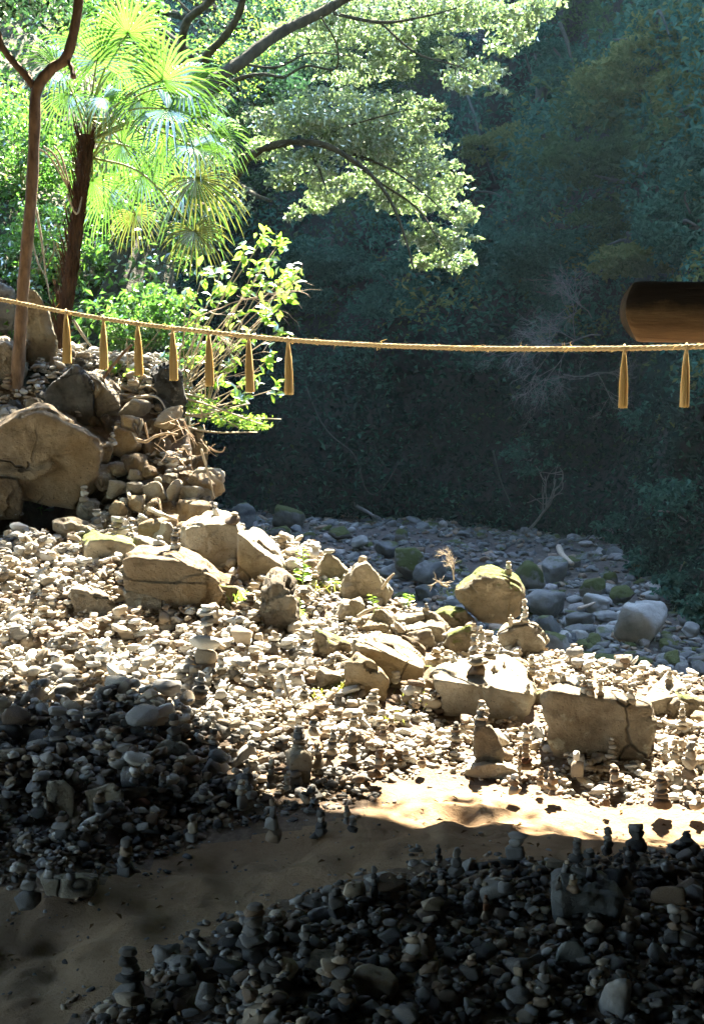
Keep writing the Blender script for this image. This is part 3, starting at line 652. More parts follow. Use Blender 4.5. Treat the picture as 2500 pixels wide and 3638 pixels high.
# angular rubble filling the crest between the boulders
RUSED = set()
def rubble(poly, n, lo, hi, seed, mats, where, dsolid=None):
    r = np.random.default_rng(seed); poly = np.array(poly, float); used_ = RUSED; got = 0
    NPX = np.array([project(p)[0:2] for p, _ in NICK]).reshape(len(NICK), 2)
    while got < n:
        x_, y_ = r.uniform(poly[:, 0].min(), poly[:, 0].max()), r.uniform(poly[:, 1].min(), poly[:, 1].max())
        if not in_poly(np.array([x_]), np.array([y_]), poly)[0]: continue
        w_ = float(np.exp(r.uniform(np.log(lo), np.log(hi)))); h_ = w_ * r.uniform(.5, .95); mt = mats[int(r.integers(len(mats)))]
        q = np.argsort(((NPX - [x_, y_]) ** 2).sum(1)); shp = ['angular', 'blocky', 'wedge shaped', 'flat', 'chipped'][int(r.integers(5))]; sz = 'large' if w_ > 80 else 'small' if w_ < 45 else 'middling'
        cw = {'boulder': 'tan', 'boulder_ochre': 'ochre', 'boulder_brown': 'brown', 'boulder_moss': 'mottled', 'boulder_dark': 'grey'}[mt]; lab = None
        for a_, b_ in ((0, 1), (0, 2), (1, 2), (0, 3)):
            l_ = f'{sz} {cw} {shp} rock between {NICK[q[a_]][1]} and {NICK[q[b_]][1]}'
            if l_ not in used_ and len(l_.split()) <= 16: lab = l_; break
        if lab is None: continue
        used_.add(lab); got += 1
        blob_thing(x_, y_, w_, h_, mt, lab, 'rock', None, depth=r.uniform(.7, 1.1), k=int(r.integers(7, 11)), p=40, noise=.08, sub=4 if w_ > 60 else 3, tilt=.45, sink=.05, d=None if dsolid is None else hit(min(x_, 680), y_)[1] + dsolid)
rubble([(520, 1900), (860, 1870), (1010, 1960), (1400, 2120), (1600, 2230), (1950, 2370), (2500, 2520), (2500, 2590), (1900, 2540), (1500, 2470), (1180, 2430), (1000, 2300), (850, 2200), (480, 2180)], 95, 45, 175, 5, ['boulder', 'boulder', 'boulder_ochre', 'boulder_moss', 'boulder', 'boulder_brown'], 'crest')
rubble([(400, 1430), (700, 1440), (745, 1560), (750, 1800), (700, 1860), (420, 1850), (330, 1780), (400, 1600)], 46, 55, 150, 6, ['boulder', 'boulder_ochre', 'boulder_brown', 'boulder'], 'cliff', -.10)
rubble([(0, 1400), (150, 1380), (330, 1300), (430, 1330), (420, 1430), (170, 1430), (0, 1480)], 14, 34, 80, 7, ['boulder', 'boulder_dark'], 'top', -.05)
# dark side of the cave mouth
H_([(1945, 3155), (1975, 3160), (2040, 3190), (2110, 3240), (2170, 3240), (2195, 3200), (2195, 3230), (2150, 3290), (2030, 3290), (1960, 3230)], [(1945, 3100), (1990, 3070), (2080, 3072), (2160, 3110), (2190, 3170), (2180, 3230), (1980, 3180)], hit(2080, 3280, up=.02)[1], .30, 'river_grey',
   'smooth grey boulder with small stones set on its shaded top', nick='the smooth grey boulder', sub=5, noise=.018)
H_([(1970, 3390), (1990, 3350), (2040, 3340), (2080, 3370), (2090, 3430), (2060, 3445), (2000, 3440)], None, hit(2030, 3445, up=.02)[1], .12, 'river_pale', 'whitish faceted stone in the dark heap with a bluish stone on top', 'rock', nick='the whitish faceted stone', noise=.02, p=30)
H_([(150, 3130), (250, 3120), (350, 3118), (352, 3160), (300, 3195), (220, 3192), (160, 3180)], [(140, 3105), (240, 3095), (350, 3105)], hit(240, 3192)[1], .20, 'boulder', 'flat topped tan slab at the path edge with two small cairns', 'rock', nick='the flat topped slab', noise=.02, p=40)
H_([(170, 2775), (230, 2770), (268, 2810), (262, 2850), (190, 2850), (165, 2805)], None, on(220, 2860), .16, 'boulder', 'pair of smooth tan humps in the shaded heap', 'rock', nick='the smooth tan humps', noise=.02)
H_([(300, 2810), (400, 2780), (440, 2800), (400, 2830), (310, 2835)], None, on(360, 2840), .15, 'boulder', 'long flat beige rock in the shaded heap', 'rock', nick='the long flat beige rock', noise=.04)
blob_thing(507, 2862, 68, 66, 'rust', 'round reddish brown stone in the shaded heap', 'stone', 'the round reddish stone', p=20, noise=.01, sub=3)
blob_thing(1140, 3440, 170, 130, 'boulder', 'big rounded tan rock in the dark heap of stones', 'rock', 'the big rounded tan rock')
blob_thing(1340, 3500, 210, 130, 'tan', 'broad tan block low in the dark heap', 'rock', 'the broad tan block', k=7, p=26)
blob_thing(1140, 3255, 120, 75, 'grey', 'grey humped rock on the edge of the dark heap', 'rock', 'the grey humped rock')
blob_thing(590, 3400, 110, 95, 'grey', 'smooth grey cobble at the path edge of the dark heap', 'rock', 'the smooth grey cobble')
blob_thing(1725, 3085, 110, 75, 'dark', 'blue grey angular rock on the crest of the dark heap', 'rock', 'the blue grey angular rock', k=7, p=30)
blob_thing(2440, 3030, 130, 75, 'dark', 'dark dome shaped rock under a squat cairn', 'rock', 'the dark dome shaped rock')
blob_thing(2265, 3085, 110, 60, 'grey', 'flat angular grey slab beside the smooth grey boulder', 'rock', 'the flat angular grey slab', k=7, p=26)
blob_thing(2190, 3560, 130, 190, 'grey', 'tall rounded rock in the darkest corner of the heap', 'rock', 'the tall rounded rock')
blob_thing(1650, 3330, 80, 55, 'tan', 'pointed beige rock in the middle of the dark heap', 'rock', 'the pointed beige rock', k=6, p=30)

# riverbed boulders
RB = []
def _c3(a, b, c_, d_): return (1650 + a * .5326, 1900 + b * .5326, c_ * .5326, d_ * .5326)
def _c2(a, b, c_, d_): return (800 + a * .5326, 1800 + b * .5326, c_ * .5326, d_ * .5326)
RIVER = [(_c3(540, 475, 290, 170), 'river_grey', 'flat topped dark boulder in the riverbed behind the mossy shouldered boulder'), (_c3(530, 635, 180, 150), 'river_grey', 'rounded grey green boulder below the flat topped river boulder'),
         (_c3(600, 800, 230, 240), 'river_moss', 'large mossy green boulder just beyond the cracked upright boulder'), (_c3(715, 825, 110, 110), 'river_moss', 'low mossy lump beside the large mossy green boulder'),
         (_c3(880, 480, 200, 130), 'river_pale', 'pale rounded boulder in the middle of the shaded riverbed'), (_c3(780, 575, 200, 110), 'river_grey', 'dark boulder in front of the pale rounded one'),
         (_c3(1190, 615, 330, 320), 'river_pale', 'largest pale boulder in the riverbed, by the dark bank'), (_c3(930, 555, 140, 80), 'river_grey', 'small leaning boulder beside the largest pale river boulder'),
         (_c3(1010, 560, 80, 70), 'river_pale', 'small pale stone tucked against the largest pale river boulder'), (_c3(750, 645, 150, 80), 'river_grey', 'flat blue grey boulder under the broken branch'),
         (_c3(665, 690, 130, 90), 'river_pale', 'oval grey boulder, darker one of a touching pair'), (_c3(770, 690, 115, 85), 'river_pale', 'oval whitish boulder, paler one of a touching pair'),
         (_c3(850, 740, 120, 110), 'river_moss', 'small boulder cushioned in green moss below the touching pair'), (_c3(420, 285, 200, 190), 'river_moss', 'olive mossy boulder behind the mossy shouldered one'),
         (_c3(600, 250, 160, 140), 'river_grey', 'dark rough boulder next to the olive mossy boulder'), (_c3(700, 195, 120, 70), 'river_moss', 'low mossy mound near the bent driftwood'),
         (_c3(870, 370, 180, 140), 'river_moss', 'dark mossy boulder above the pale rounded river boulder'), (_c3(1060, 400, 190, 110), 'river_moss', 'mossy ledge at the foot of the dark bank'),
         (_c3(1090, 545, 140, 80), 'river_grey', 'brownish stone lying on the largest pale river boulder'), (_c3(940, 890, 280, 160), 'river_moss', 'broad low boulder with a patch of moss in the near riverbed'),
         (_c3(1195, 870, 115, 95), 'river_moss', 'round mossy tussock stone among blue grey gravel'), (_c3(1370, 850, 130, 110), 'river_moss', 'second round mossy stone nearer the dark bank'),
         (_c3(1450, 935, 130, 120), 'river_grey', 'smooth grey cobble peeping over the bright wedge'), (_c3(1115, 940, 130, 90), 'river_pale', 'light grey stone in the near riverbed below the mossy tussock'),
         (_c3(1000, 135, 120, 90), 'river_pale', 'pale stone at the top of the riverbed below the dark bank'), (_c3(1350, 745, 110, 90), 'river_moss', 'small brown green stone beside the largest pale river boulder'),
         (_c3(1555, 925, 130, 130), 'river_grey', 'dark green boulder at the river margin behind the sunlit cairns'), (_c3(1500, 640, 140, 80), 'river_pale', 'pale cobble under the dark bank'),
         (_c3(460, 380, 90, 30), 'river_pale', 'flat white pebble on the flat topped dark river boulder'),
         (_c2(120, 80, 150, 170), 'river_grey', 'dark rounded boulder at the foot of the rubble cliff'), (_c2(440, 90, 210, 140), 'river_moss', 'black mossy mound at the far edge of the riverbed'),
         (_c2(1235, 400, 185, 190), 'river_moss', 'dark mossy boulder between the pointed rocks and the dry weeds'), (_c2(1360, 445, 190, 140), 'river_grey', 'sloping grey boulder behind the dry weeds'),
         (_c2(1070, 295, 140, 100), 'river_grey', 'blue grey boulder beyond the taller pointed rock'), (_c2(900, 235, 110, 75), 'river_pale', 'pale boulder in the open middle of the riverbed'),
         (_c2(1350, 585, 140, 110), 'river_grey', 'smooth dark boulder just over the crest from the square tan block'), (_c2(1200, 615, 160, 90), 'river_moss', 'low green boulder below the taller pointed rock'),
         (_c2(760, 190, 140, 80), 'river_moss', 'flat mossy patch of rock in the far riverbed'), (_c2(370, 185, 130, 70), 'river_moss', 'low mossy stone beyond the whitish boulder'),
         (_c2(690, 130, 100, 50), 'river_grey', 'long grey stone in the far riverbed'), (_c2(1100, 445, 140, 90), 'river_pale', 'flat grey boulder behind the taller pointed rock'),
         (_c2(1325, 145, 90, 60), 'river_pale', 'pale angular stone below the far bank'), (_c2(560, 200, 80, 60), 'river_moss', 'small mossy stone near the leafy stem'), (_c2(560, 350, 130, 100), 'river_moss', 'dark green boulder behind the small leafy stem'),
         (_c2(1170, 205, 90, 80), 'river_moss', 'mossy stone topped with white pebbles in the far riverbed'), (_c2(480, 205, 90, 70), 'river_grey', 'grey cobble beside the small mossy stone')]
for bx, mt, lb in RIVER:
    bx = (bx[0], bx[1] - bx[3] * .08, bx[2] * 1.18, bx[3] * 1.22)
    blob_thing(*bx, mt, lb, surf='river', depth=.95, k=13, p=13, noise=.09, tilt=.3, sub=3 if bx[2] < 60 else 4, sink=.02)

SOLID = BVHTree.FromPolygons([Vector(v) for v in np.concatenate(BV)], [tuple(int(i) for i in f) for f in np.concatenate(BF)])
def hit_solid(px, py, up=0.0):
    """first rock or ground at a pixel"""
    g = hit(px, py, up=up); r = Vector(pray(px, py)); e = Vector((0, 0, EYE)); h = SOLID.ray_cast(e, r.normalized())
    if h[0] is not None and h[0].y < g[1] + .02: return np.array(h[0])
    return g
def top_at(x, y):
    h = SOLID.ray_cast(Vector((x, y, 4.0)), Vector((0, 0, -1)))
    return h[0].z if h[0] is not None else -9

# ------------------------------------------------------------------ cairns (stacked stones)
FLAT, ROUND = [], []
for i in range(14):
    r = np.random.default_rng(500 + i); V, F = rock_shape(r, 3, 9, 20, .66, 1, .06, 2.0) if i < 8 else hull_stone(r, 22); FLAT.append((V, F))
for i in range(10):
    r = np.random.default_rng(540 + i); V, F = rock_shape(r, 3, 10, 16, .72, 1, .06, 2.0) if i < 6 else hull_stone(r, 22); ROUND.append((V, F))
def shared(lst, nm):
    o = []
    for V, F in lst:
        me = mesh_np(nm, V, F, True, [M['grey']]); o.append(me)
    return o
FLAT_ME, ROUND_ME = shared(FLAT, 'flat_stone'), shared(ROUND, 'round_stone')

def place_stone(name, me, parent, loc, dims, rot, col, **kw):
    o = link(name, me, parent, loc, **kw); o.rotation_euler = rot; o.scale = dims
    o.material_slots[0].link = 'OBJECT'; o.material_slots[0].material = M[col]; return o

FEET = []
def cairn(px, base, hpx, n, wpx, cols, label, nick=None, taper=.55, big=False, surf='any', lean=0, spec=None):
    r = np.random.default_rng(int(px * 7 + base))
    p = river_hit(px, base) if surf == 'river' else hit_solid(px, base, .05)
    sc = p[1] / FPX; Ht = hpx * sc; W = wpx * sc
    p = p + np.array([0, W * .3, 0])
    if surf != 'river':
        z = max(float(ground(p[0], p[1])) + .04, top_at(p[0], p[1]))
        p[2] = z if abs(z - p[2]) < .25 else p[2]
    t = thing('stone_cairn', label, 'cairn', tuple(p), 'stacked stone cairns') if n > 1 else thing('perched_stone', label, 'stone', tuple(p))
    FEET.append((p[0], p[1], W * .42, top_at(p[0], p[1]) > float(ground(p[0], p[1])) + .03))
    if nick: NICK.append((p, nick))
    ws = np.linspace(1.0, taper, n) * r.uniform(.8, 1.12, n); hs = (np.linspace(1.15, .75, n)) * r.uniform(.65, 1.35, n)
    if n == 1: ws[:] = 1
    if spec: ws = np.array([q[0] for q in spec]) / wpx; hs = np.array([float(q[1]) for q in spec])
    hs *= Ht / hs.sum(); z = 0.0; x = y = 0.0; cl = cols.split(',')
    for k in range(n):
        w_ = W * ws[k]; h_ = hs[k]
        rnd = h_ / w_ > .6
        me = (ROUND_ME if rnd else FLAT_ME)[r.integers(0, 10 if rnd else 14)]
        ov = 1.0 if k else 1.15
        rot = (r.normal(0, .09), r.normal(0, .09), r.uniform(0, 6.28))
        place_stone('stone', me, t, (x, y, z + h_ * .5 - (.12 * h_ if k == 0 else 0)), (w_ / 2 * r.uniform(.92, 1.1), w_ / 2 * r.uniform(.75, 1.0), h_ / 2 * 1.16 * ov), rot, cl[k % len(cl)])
        z += h_
        x += (r.normal(0, .05) + lean) * w_; y += r.normal(0, .05) * w_
    return t

C_ = cairn
# rubble face and upper bank
C_(60, 1832, 64, 4, 54, 'pale,grey', 'four flat pale stones stacked in front of the dark hollow', 'the cairn by the dark hollow')
C_(8, 1832, 48, 3, 40, 'tan,grey', 'three stone cairn in front of dark hollow, cut by the picture edge')
C_(300, 1782, 58, 4, 42, 'tan,pale', 'four stone cairn on the bright square block of the rubble face', 'the cairn on the bright square block')
C_(178, 1815, 34, 3, 36, 'pale', 'tiny three stone cairn next to the seedling under the hollow')
C_(623, 1952, 74, 6, 48, 'pale,tan,dark', 'six stone cairn on top of the big dark brown boulder', 'the cairn on the big dark brown boulder')
C_(765, 1830, 40, 2, 38, 'pale', 'round white stone on a small one, on the large tan boulder')
C_(822, 1868, 40, 2, 58, 'brown,tan', 'flat brown stone laid on the outer shoulder of the large tan boulder')
C_(72, 2190, 66, 4, 60, 'pale,tan', 'wide four stone cairn alone among the bright pebbles', 'the wide cairn in the bright pebbles')
C_(345, 1880, 72, 4, 50, 'pale,grey', 'four stone cairn in front of the low greenish slab', 'the cairn before the low greenish slab')
C_(445, 1877, 44, 3, 38, 'tan,pale', 'three stone cairn near the end of the long fallen stick')
C_(420, 1890, 30, 2, 34, 'tan', 'two stones piled beside the low greenish slab')
C_(280, 1480, 50, 5, 34, 'grey,pale', 'five stone cairn behind the huge slanting boulder', 'the cairn behind the huge slanting boulder')
C_(398, 1645, 48, 4, 36, 'pale,grey', 'four stone cairn on the grey faceted boulder', None)
C_(25, 1392, 52, 4, 54, 'tan,brown', 'brownish four stone cairn at the foot of the forked tree', None)
C_(338, 1300, 42, 4, 30, 'dark,grey', 'small dark cairn half hidden behind the second straw tassel')
C_(565, 1940, 34, 2, 50, 'pale', 'two pale stones on the upper end of the big dark brown boulder')
# the tall tower
C_(738, 2405, 262, 8, 118, 'brown,tan,pale,brown,pale,dark,pale,pale', 'tallest cairn, a tower with a wide slab across its middle', 'the tallest tower cairn', spec=[(120, 50), (100, 62), (126, 48), (52, 36), (44, 18), (64, 22), (76, 18), (52, 24)])
C_(785, 2425, 110, 5, 50, 'pale,tan,pale', 'heap of small pale stones stacked under the slab of the tallest tower')
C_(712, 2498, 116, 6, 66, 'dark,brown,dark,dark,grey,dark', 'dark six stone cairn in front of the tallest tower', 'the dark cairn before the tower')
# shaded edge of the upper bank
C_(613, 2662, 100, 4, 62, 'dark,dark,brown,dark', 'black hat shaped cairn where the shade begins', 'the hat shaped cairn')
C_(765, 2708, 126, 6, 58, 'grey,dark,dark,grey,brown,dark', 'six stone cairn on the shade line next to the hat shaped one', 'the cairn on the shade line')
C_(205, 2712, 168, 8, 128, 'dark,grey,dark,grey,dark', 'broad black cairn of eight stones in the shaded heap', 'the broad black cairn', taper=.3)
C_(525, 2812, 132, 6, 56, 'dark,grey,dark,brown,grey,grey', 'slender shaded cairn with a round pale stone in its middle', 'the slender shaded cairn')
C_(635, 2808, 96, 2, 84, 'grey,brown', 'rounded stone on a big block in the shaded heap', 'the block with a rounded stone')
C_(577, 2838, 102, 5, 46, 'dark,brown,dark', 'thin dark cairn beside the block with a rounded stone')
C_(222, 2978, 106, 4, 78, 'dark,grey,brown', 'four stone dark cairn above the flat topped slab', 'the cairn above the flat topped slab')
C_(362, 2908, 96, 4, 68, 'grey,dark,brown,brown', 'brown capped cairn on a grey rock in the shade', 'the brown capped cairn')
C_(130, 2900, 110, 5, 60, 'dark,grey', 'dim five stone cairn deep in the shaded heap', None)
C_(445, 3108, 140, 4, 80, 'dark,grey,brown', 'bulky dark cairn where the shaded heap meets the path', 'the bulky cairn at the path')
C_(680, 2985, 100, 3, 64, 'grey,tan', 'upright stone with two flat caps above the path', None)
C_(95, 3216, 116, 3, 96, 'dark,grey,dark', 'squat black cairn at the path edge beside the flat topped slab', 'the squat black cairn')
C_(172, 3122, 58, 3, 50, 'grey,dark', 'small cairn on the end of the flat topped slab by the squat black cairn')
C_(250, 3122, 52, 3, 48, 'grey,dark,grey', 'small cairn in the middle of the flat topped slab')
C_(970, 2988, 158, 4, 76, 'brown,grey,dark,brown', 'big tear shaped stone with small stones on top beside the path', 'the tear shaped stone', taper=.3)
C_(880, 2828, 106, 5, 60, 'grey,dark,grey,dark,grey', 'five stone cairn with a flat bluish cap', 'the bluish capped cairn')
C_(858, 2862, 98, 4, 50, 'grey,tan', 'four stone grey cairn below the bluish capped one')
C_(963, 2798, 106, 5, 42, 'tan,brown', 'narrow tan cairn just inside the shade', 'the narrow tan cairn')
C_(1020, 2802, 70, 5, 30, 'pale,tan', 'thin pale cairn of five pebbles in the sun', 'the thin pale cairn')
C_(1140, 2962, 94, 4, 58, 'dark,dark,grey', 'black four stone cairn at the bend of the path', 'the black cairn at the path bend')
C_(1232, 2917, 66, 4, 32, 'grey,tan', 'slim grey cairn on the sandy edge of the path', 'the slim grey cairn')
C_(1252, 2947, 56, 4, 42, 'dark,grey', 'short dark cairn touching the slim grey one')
# sunlit lower bank
C_(1080, 2482, 54, 4, 42, 'tan,grey', 'four stone cairn in the pebbles above the yellowish tuft', None)
C_(1205, 2500, 42, 2, 46, 'dark', 'black flat stone with a knob on top near the yellowish grass', 'the black flat stone')
C_(1258, 2577, 54, 4, 48, 'tan,pale,tan,dark', 'four stone cairn with a black top stone', 'the black topped cairn')
C_(1250, 2698, 120, 6, 60, 'pale,brown,tan,tan,brown,pale', 'six stone pagoda like cairn above the sandy edge', 'the pagoda like cairn')
C_(1335, 2755, 102, 5, 60, 'brown,brown,tan', 'leaning golden brown cairn at the head of the sandy path', 'the golden brown cairn', lean=.05)
C_(1060, 2662, 84, 5, 64, 'tan,brown,dark,grey,grey', 'five stone cairn on the chunky grey rock', 'the cairn on the chunky rock')
C_(1130, 2724, 92, 4, 46, 'tan,brown,pale', 'four knobbly pale stones piled beside the chunky grey rock')
C_(1180, 2674, 90, 5, 46, 'tan,grey', 'five stone cairn between the chunky rock and the pagoda like cairn')
C_(1120, 2612, 62, 3, 54, 'tan,grey', 'three stone cairn behind the chunky grey rock')
C_(1362, 2628, 58, 4, 46, 'tan,brown', 'four stone pyramid cairn below the yellowish grass', 'the pyramid cairn')
C_(1390, 2588, 44, 4, 36, 'brown,tan', 'small golden cairn just behind the pyramid cairn')
C_(1618, 2648, 88, 6, 52, 'brown,tan,dark', 'six stone dark golden cairn beside the upright tan slab', 'the dark golden cairn')
C_(1478, 2508, 54, 4, 34, 'brown,tan', 'small brown cairn under the broad ochre boulder', None)
C_(1498, 2462, 54, 4, 44, 'tan,dark,tan,pale', 'pale capped cairn at the corner of the broad ochre boulder', 'the pale capped cairn')
C_(1320, 2528, 82, 5, 74, 'tan,pale', 'wide pale five stone cairn beneath the ochre wedge', 'the wide pale cairn')
C_(1408, 2424, 42, 3, 54, 'pale', 'three flat white stones against the broad ochre boulder')
C_(1500, 2718, 42, 3, 42, 'tan,brown', 'low three stone cairn in the small gravel above the path', None)
C_(1440, 2690, 40, 3, 36, 'pale,tan', 'low pale cairn between the golden brown and dark golden cairns')
C_(1714, 2562, 78, 5, 54, 'brown,tan,tan,pale', 'five stone cairn standing on the upright tan slab', 'the cairn on the upright slab')
C_(1706, 2692, 64, 4, 50, 'dark,tan,dark,tan', 'dark banded cairn over the low flat rock', None)
C_(1870, 2728, 168, 9, 52, 'brown,rust,brown,tan,brown,tan,pale,tan,tan', 'tall nine stone reddish cairn in front of the massive block', 'the tall reddish cairn', taper=.5)
C_(1845, 2732, 94, 7, 22, 'tan,brown', 'needle thin cairn touching the tall reddish cairn')
C_(2073, 2606, 64, 4, 42, 'pale,brown,tan,pale', 'white headed cairn leaning on the massive block', 'the white headed cairn')
C_(2178, 2678, 64, 4, 38, 'tan,pale', 'four stone cairn below the middle of the massive block', None)
C_(2240, 2668, 54, 3, 36, 'tan,pale', 'three stone cairn under the outer corner of the massive block')
C_(1922, 2785, 68, 5, 36, 'tan,brown', 'five stone cairn by the path below the tall reddish cairn', None)
C_(1970, 2818, 106, 5, 54, 'brown,tan', 'leaning brown cairn at the sunny edge of the path', 'the leaning brown cairn', lean=-.1)
C_(1830, 2818, 72, 3, 68, 'tan,brown,pale', 'broken looking three stone cairn on the sunny path edge', None)
C_(2355, 2864, 132, 7, 98, 'brown,tan,brown,tan', 'stout seven stone cairn on a wide golden base stone', 'the stout cairn', taper=.35)
C_(2452, 2764, 130, 4, 66, 'brown,tan,tan,grey', 'big four stone cairn of blocky stones', 'the blocky cairn', taper=.7)
C_(2400, 2704, 86, 6, 36, 'tan', 'thin six stone tan cairn beside the blocky cairn', None)
C_(2425, 2588, 96, 6, 44, 'tan,pale', 'six stone sunlit cairn under the bright wedge', 'the cairn under the bright wedge')
C_(2362, 2684, 60, 4, 38, 'tan,pale', 'four stone cairn at the lower corner of the massive block', None)
C_(2200, 2788, 76, 4, 66, 'brown,tan', 'squat golden cairn in the bright gravel', 'the squat golden cairn')
C_(2482, 2872, 50, 2, 58, 'tan,pale', 'two tan slabs piled next to the stout cairn, at the picture edge')
C_(2050, 2748, 84, 2, 62, 'tan,pale', 'pointed tan stone on a rounded base in the bright gravel', None)
C_(2155, 2855, 46, 3, 32, 'brown,pale', 'tiny cairn between the leaning brown and the stout cairn')
C_(2132, 2470, 60, 4, 32, 'tan,pale', 'taller of the small cairns along the massive block')
C_(2098, 2485, 56, 4, 44, 'tan,brown,pale', 'jumbled small cairn in the middle of the massive block')
C_(2000, 2424, 34, 2, 32, 'tan,pale', 'two stones on the upper corner of the massive block')
C_(1957, 2412, 40, 3, 42, 'pale,tan', 'three pale stones perched between white topped slab and massive block')
C_(2065, 2440, 40, 3, 46, 'pale', 'pile of three white stones along the massive block')
C_(2377, 2432, 58, 4, 38, 'tan,pale', 'four stone cairn on the tip of the bright wedge', None)
C_(1873, 2468, 38, 4, 24, 'tan,pale', 'tiny cairn at the end of the wide white topped slab')
C_(1890, 2400, 78, 6, 38, 'tan,pale', 'six stone cairn rising behind the wide white topped slab', None)
C_(1863, 2232, 84, 7, 36, 'tan,pale', 'tall thin cairn on the cracked upright boulder', None)
C_(1692, 2404, 66, 3, 74, 'brown,tan,pale', 'mushroom like cap stone cairn on the wide white topped slab', 'the mushroom like cairn', taper=.8)
C_(1682, 2338, 86, 5, 50, 'tan,grey', 'five stone cairn behind the mushroom like cairn', None)
C_(1735, 2340, 52, 4, 50, 'tan,pale', 'wide low cairn behind the wide white topped slab')
C_(1710, 2268, 52, 3, 30, 'pale,tan', 'pale three stone cairn below the mossy shouldered boulder')
C_(1807, 2042, 44, 3, 30, 'tan,pale', 'three stones on top of the mossy shouldered boulder')
C_(1815, 2250, 40, 3, 28, 'tan', 'small cairn on the upper lip of the cracked upright boulder')
C_(1790, 2372, 22, 2, 20, 'tan', 'two pebbles on the wide white topped slab near its middle')
C_(1755, 2388, 26, 2, 30, 'tan,pale', 'pair of flat pebbles close to the mushroom like cairn')
C_(1516, 2200, 40, 4, 22, 'grey,tan', 'grey cairn on the outer end of the square tan block')
C_(1550, 2358, 56, 3, 44, 'tan,brown', 'three tilted stones between ochre boulder and white topped slab')
C_(1612, 2354, 34, 2, 34, 'pale', 'two white stones at the upper end of the white topped slab')
C_(1165, 1972, 14, 1, 38, 'pale', 'flat white pebble on the first pointed rock')
C_(1287, 1998, 20, 1, 32, 'tan', 'square stone balanced on the taller pointed rock')
C_(880, 2110, 40, 3, 36, 'tan,grey', 'three stone cairn at the foot of the whitish boulder')
C_(885, 2165, 42, 3, 70, 'brown,tan', 'low pile of flat stones near the jagged grey rock')
# far riverbed
C_(1295, 1838, 48, 5, 26, 'grey,pale', 'five stone cairn far off at the end of the riverbed', surf='river')
C_(1750, 1846, 54, 5, 24, 'grey,pale', 'far cairn of five stones below the dark bank', surf='river')
C_(1528, 1842, 28, 3, 20, 'grey', 'small far cairn midway along the dark bank', surf='river')
C_(1870, 1866, 44, 4, 28, 'grey', 'far cairn beside the forked dead branch', surf='river')
# crest of the near dark heap
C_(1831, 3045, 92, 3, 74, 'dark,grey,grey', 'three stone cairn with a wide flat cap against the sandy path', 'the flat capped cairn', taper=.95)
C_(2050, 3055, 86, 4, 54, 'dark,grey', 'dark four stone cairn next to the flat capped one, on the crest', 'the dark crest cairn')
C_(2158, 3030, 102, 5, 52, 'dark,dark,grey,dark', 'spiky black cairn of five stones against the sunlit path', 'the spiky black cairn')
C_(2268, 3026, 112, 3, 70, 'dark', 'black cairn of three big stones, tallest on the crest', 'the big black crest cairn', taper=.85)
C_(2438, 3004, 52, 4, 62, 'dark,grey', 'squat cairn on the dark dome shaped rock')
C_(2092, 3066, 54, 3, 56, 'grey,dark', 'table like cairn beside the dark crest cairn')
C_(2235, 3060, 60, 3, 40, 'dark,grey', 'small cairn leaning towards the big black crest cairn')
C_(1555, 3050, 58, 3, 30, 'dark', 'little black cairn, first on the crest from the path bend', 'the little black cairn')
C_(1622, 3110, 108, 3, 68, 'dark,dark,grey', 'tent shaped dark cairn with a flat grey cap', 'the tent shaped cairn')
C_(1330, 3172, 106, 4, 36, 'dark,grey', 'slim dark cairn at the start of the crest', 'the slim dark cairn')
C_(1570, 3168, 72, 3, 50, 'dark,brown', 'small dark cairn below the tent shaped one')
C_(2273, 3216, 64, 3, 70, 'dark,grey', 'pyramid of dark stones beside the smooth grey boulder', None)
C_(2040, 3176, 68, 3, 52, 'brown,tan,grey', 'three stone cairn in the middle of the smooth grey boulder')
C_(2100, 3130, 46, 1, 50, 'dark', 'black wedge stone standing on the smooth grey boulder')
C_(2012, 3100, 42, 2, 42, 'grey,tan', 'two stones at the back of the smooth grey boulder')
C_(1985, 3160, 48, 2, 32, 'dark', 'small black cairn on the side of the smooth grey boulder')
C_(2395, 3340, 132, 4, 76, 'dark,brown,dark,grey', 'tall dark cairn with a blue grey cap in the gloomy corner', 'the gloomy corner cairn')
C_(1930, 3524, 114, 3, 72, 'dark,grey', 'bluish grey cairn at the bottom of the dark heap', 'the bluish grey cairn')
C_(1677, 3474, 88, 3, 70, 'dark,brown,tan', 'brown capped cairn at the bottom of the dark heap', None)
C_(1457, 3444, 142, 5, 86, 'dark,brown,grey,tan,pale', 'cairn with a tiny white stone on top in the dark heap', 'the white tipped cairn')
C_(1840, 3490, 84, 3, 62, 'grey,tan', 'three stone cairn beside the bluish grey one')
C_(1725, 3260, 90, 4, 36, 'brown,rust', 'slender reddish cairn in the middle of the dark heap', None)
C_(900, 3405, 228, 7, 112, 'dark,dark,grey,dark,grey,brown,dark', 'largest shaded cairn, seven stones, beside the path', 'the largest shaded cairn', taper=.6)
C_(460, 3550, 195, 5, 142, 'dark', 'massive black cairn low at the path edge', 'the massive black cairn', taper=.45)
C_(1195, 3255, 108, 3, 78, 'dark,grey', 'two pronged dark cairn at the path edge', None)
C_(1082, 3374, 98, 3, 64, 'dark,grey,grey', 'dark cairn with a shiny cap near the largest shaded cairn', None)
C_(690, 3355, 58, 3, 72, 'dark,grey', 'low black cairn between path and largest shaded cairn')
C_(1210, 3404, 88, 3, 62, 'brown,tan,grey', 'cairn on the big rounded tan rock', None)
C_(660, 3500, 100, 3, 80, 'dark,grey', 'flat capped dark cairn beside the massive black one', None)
C_(1225, 3590, 90, 4, 70, 'dark,brown', 'dim cairn at the lower edge of the dark heap', None)

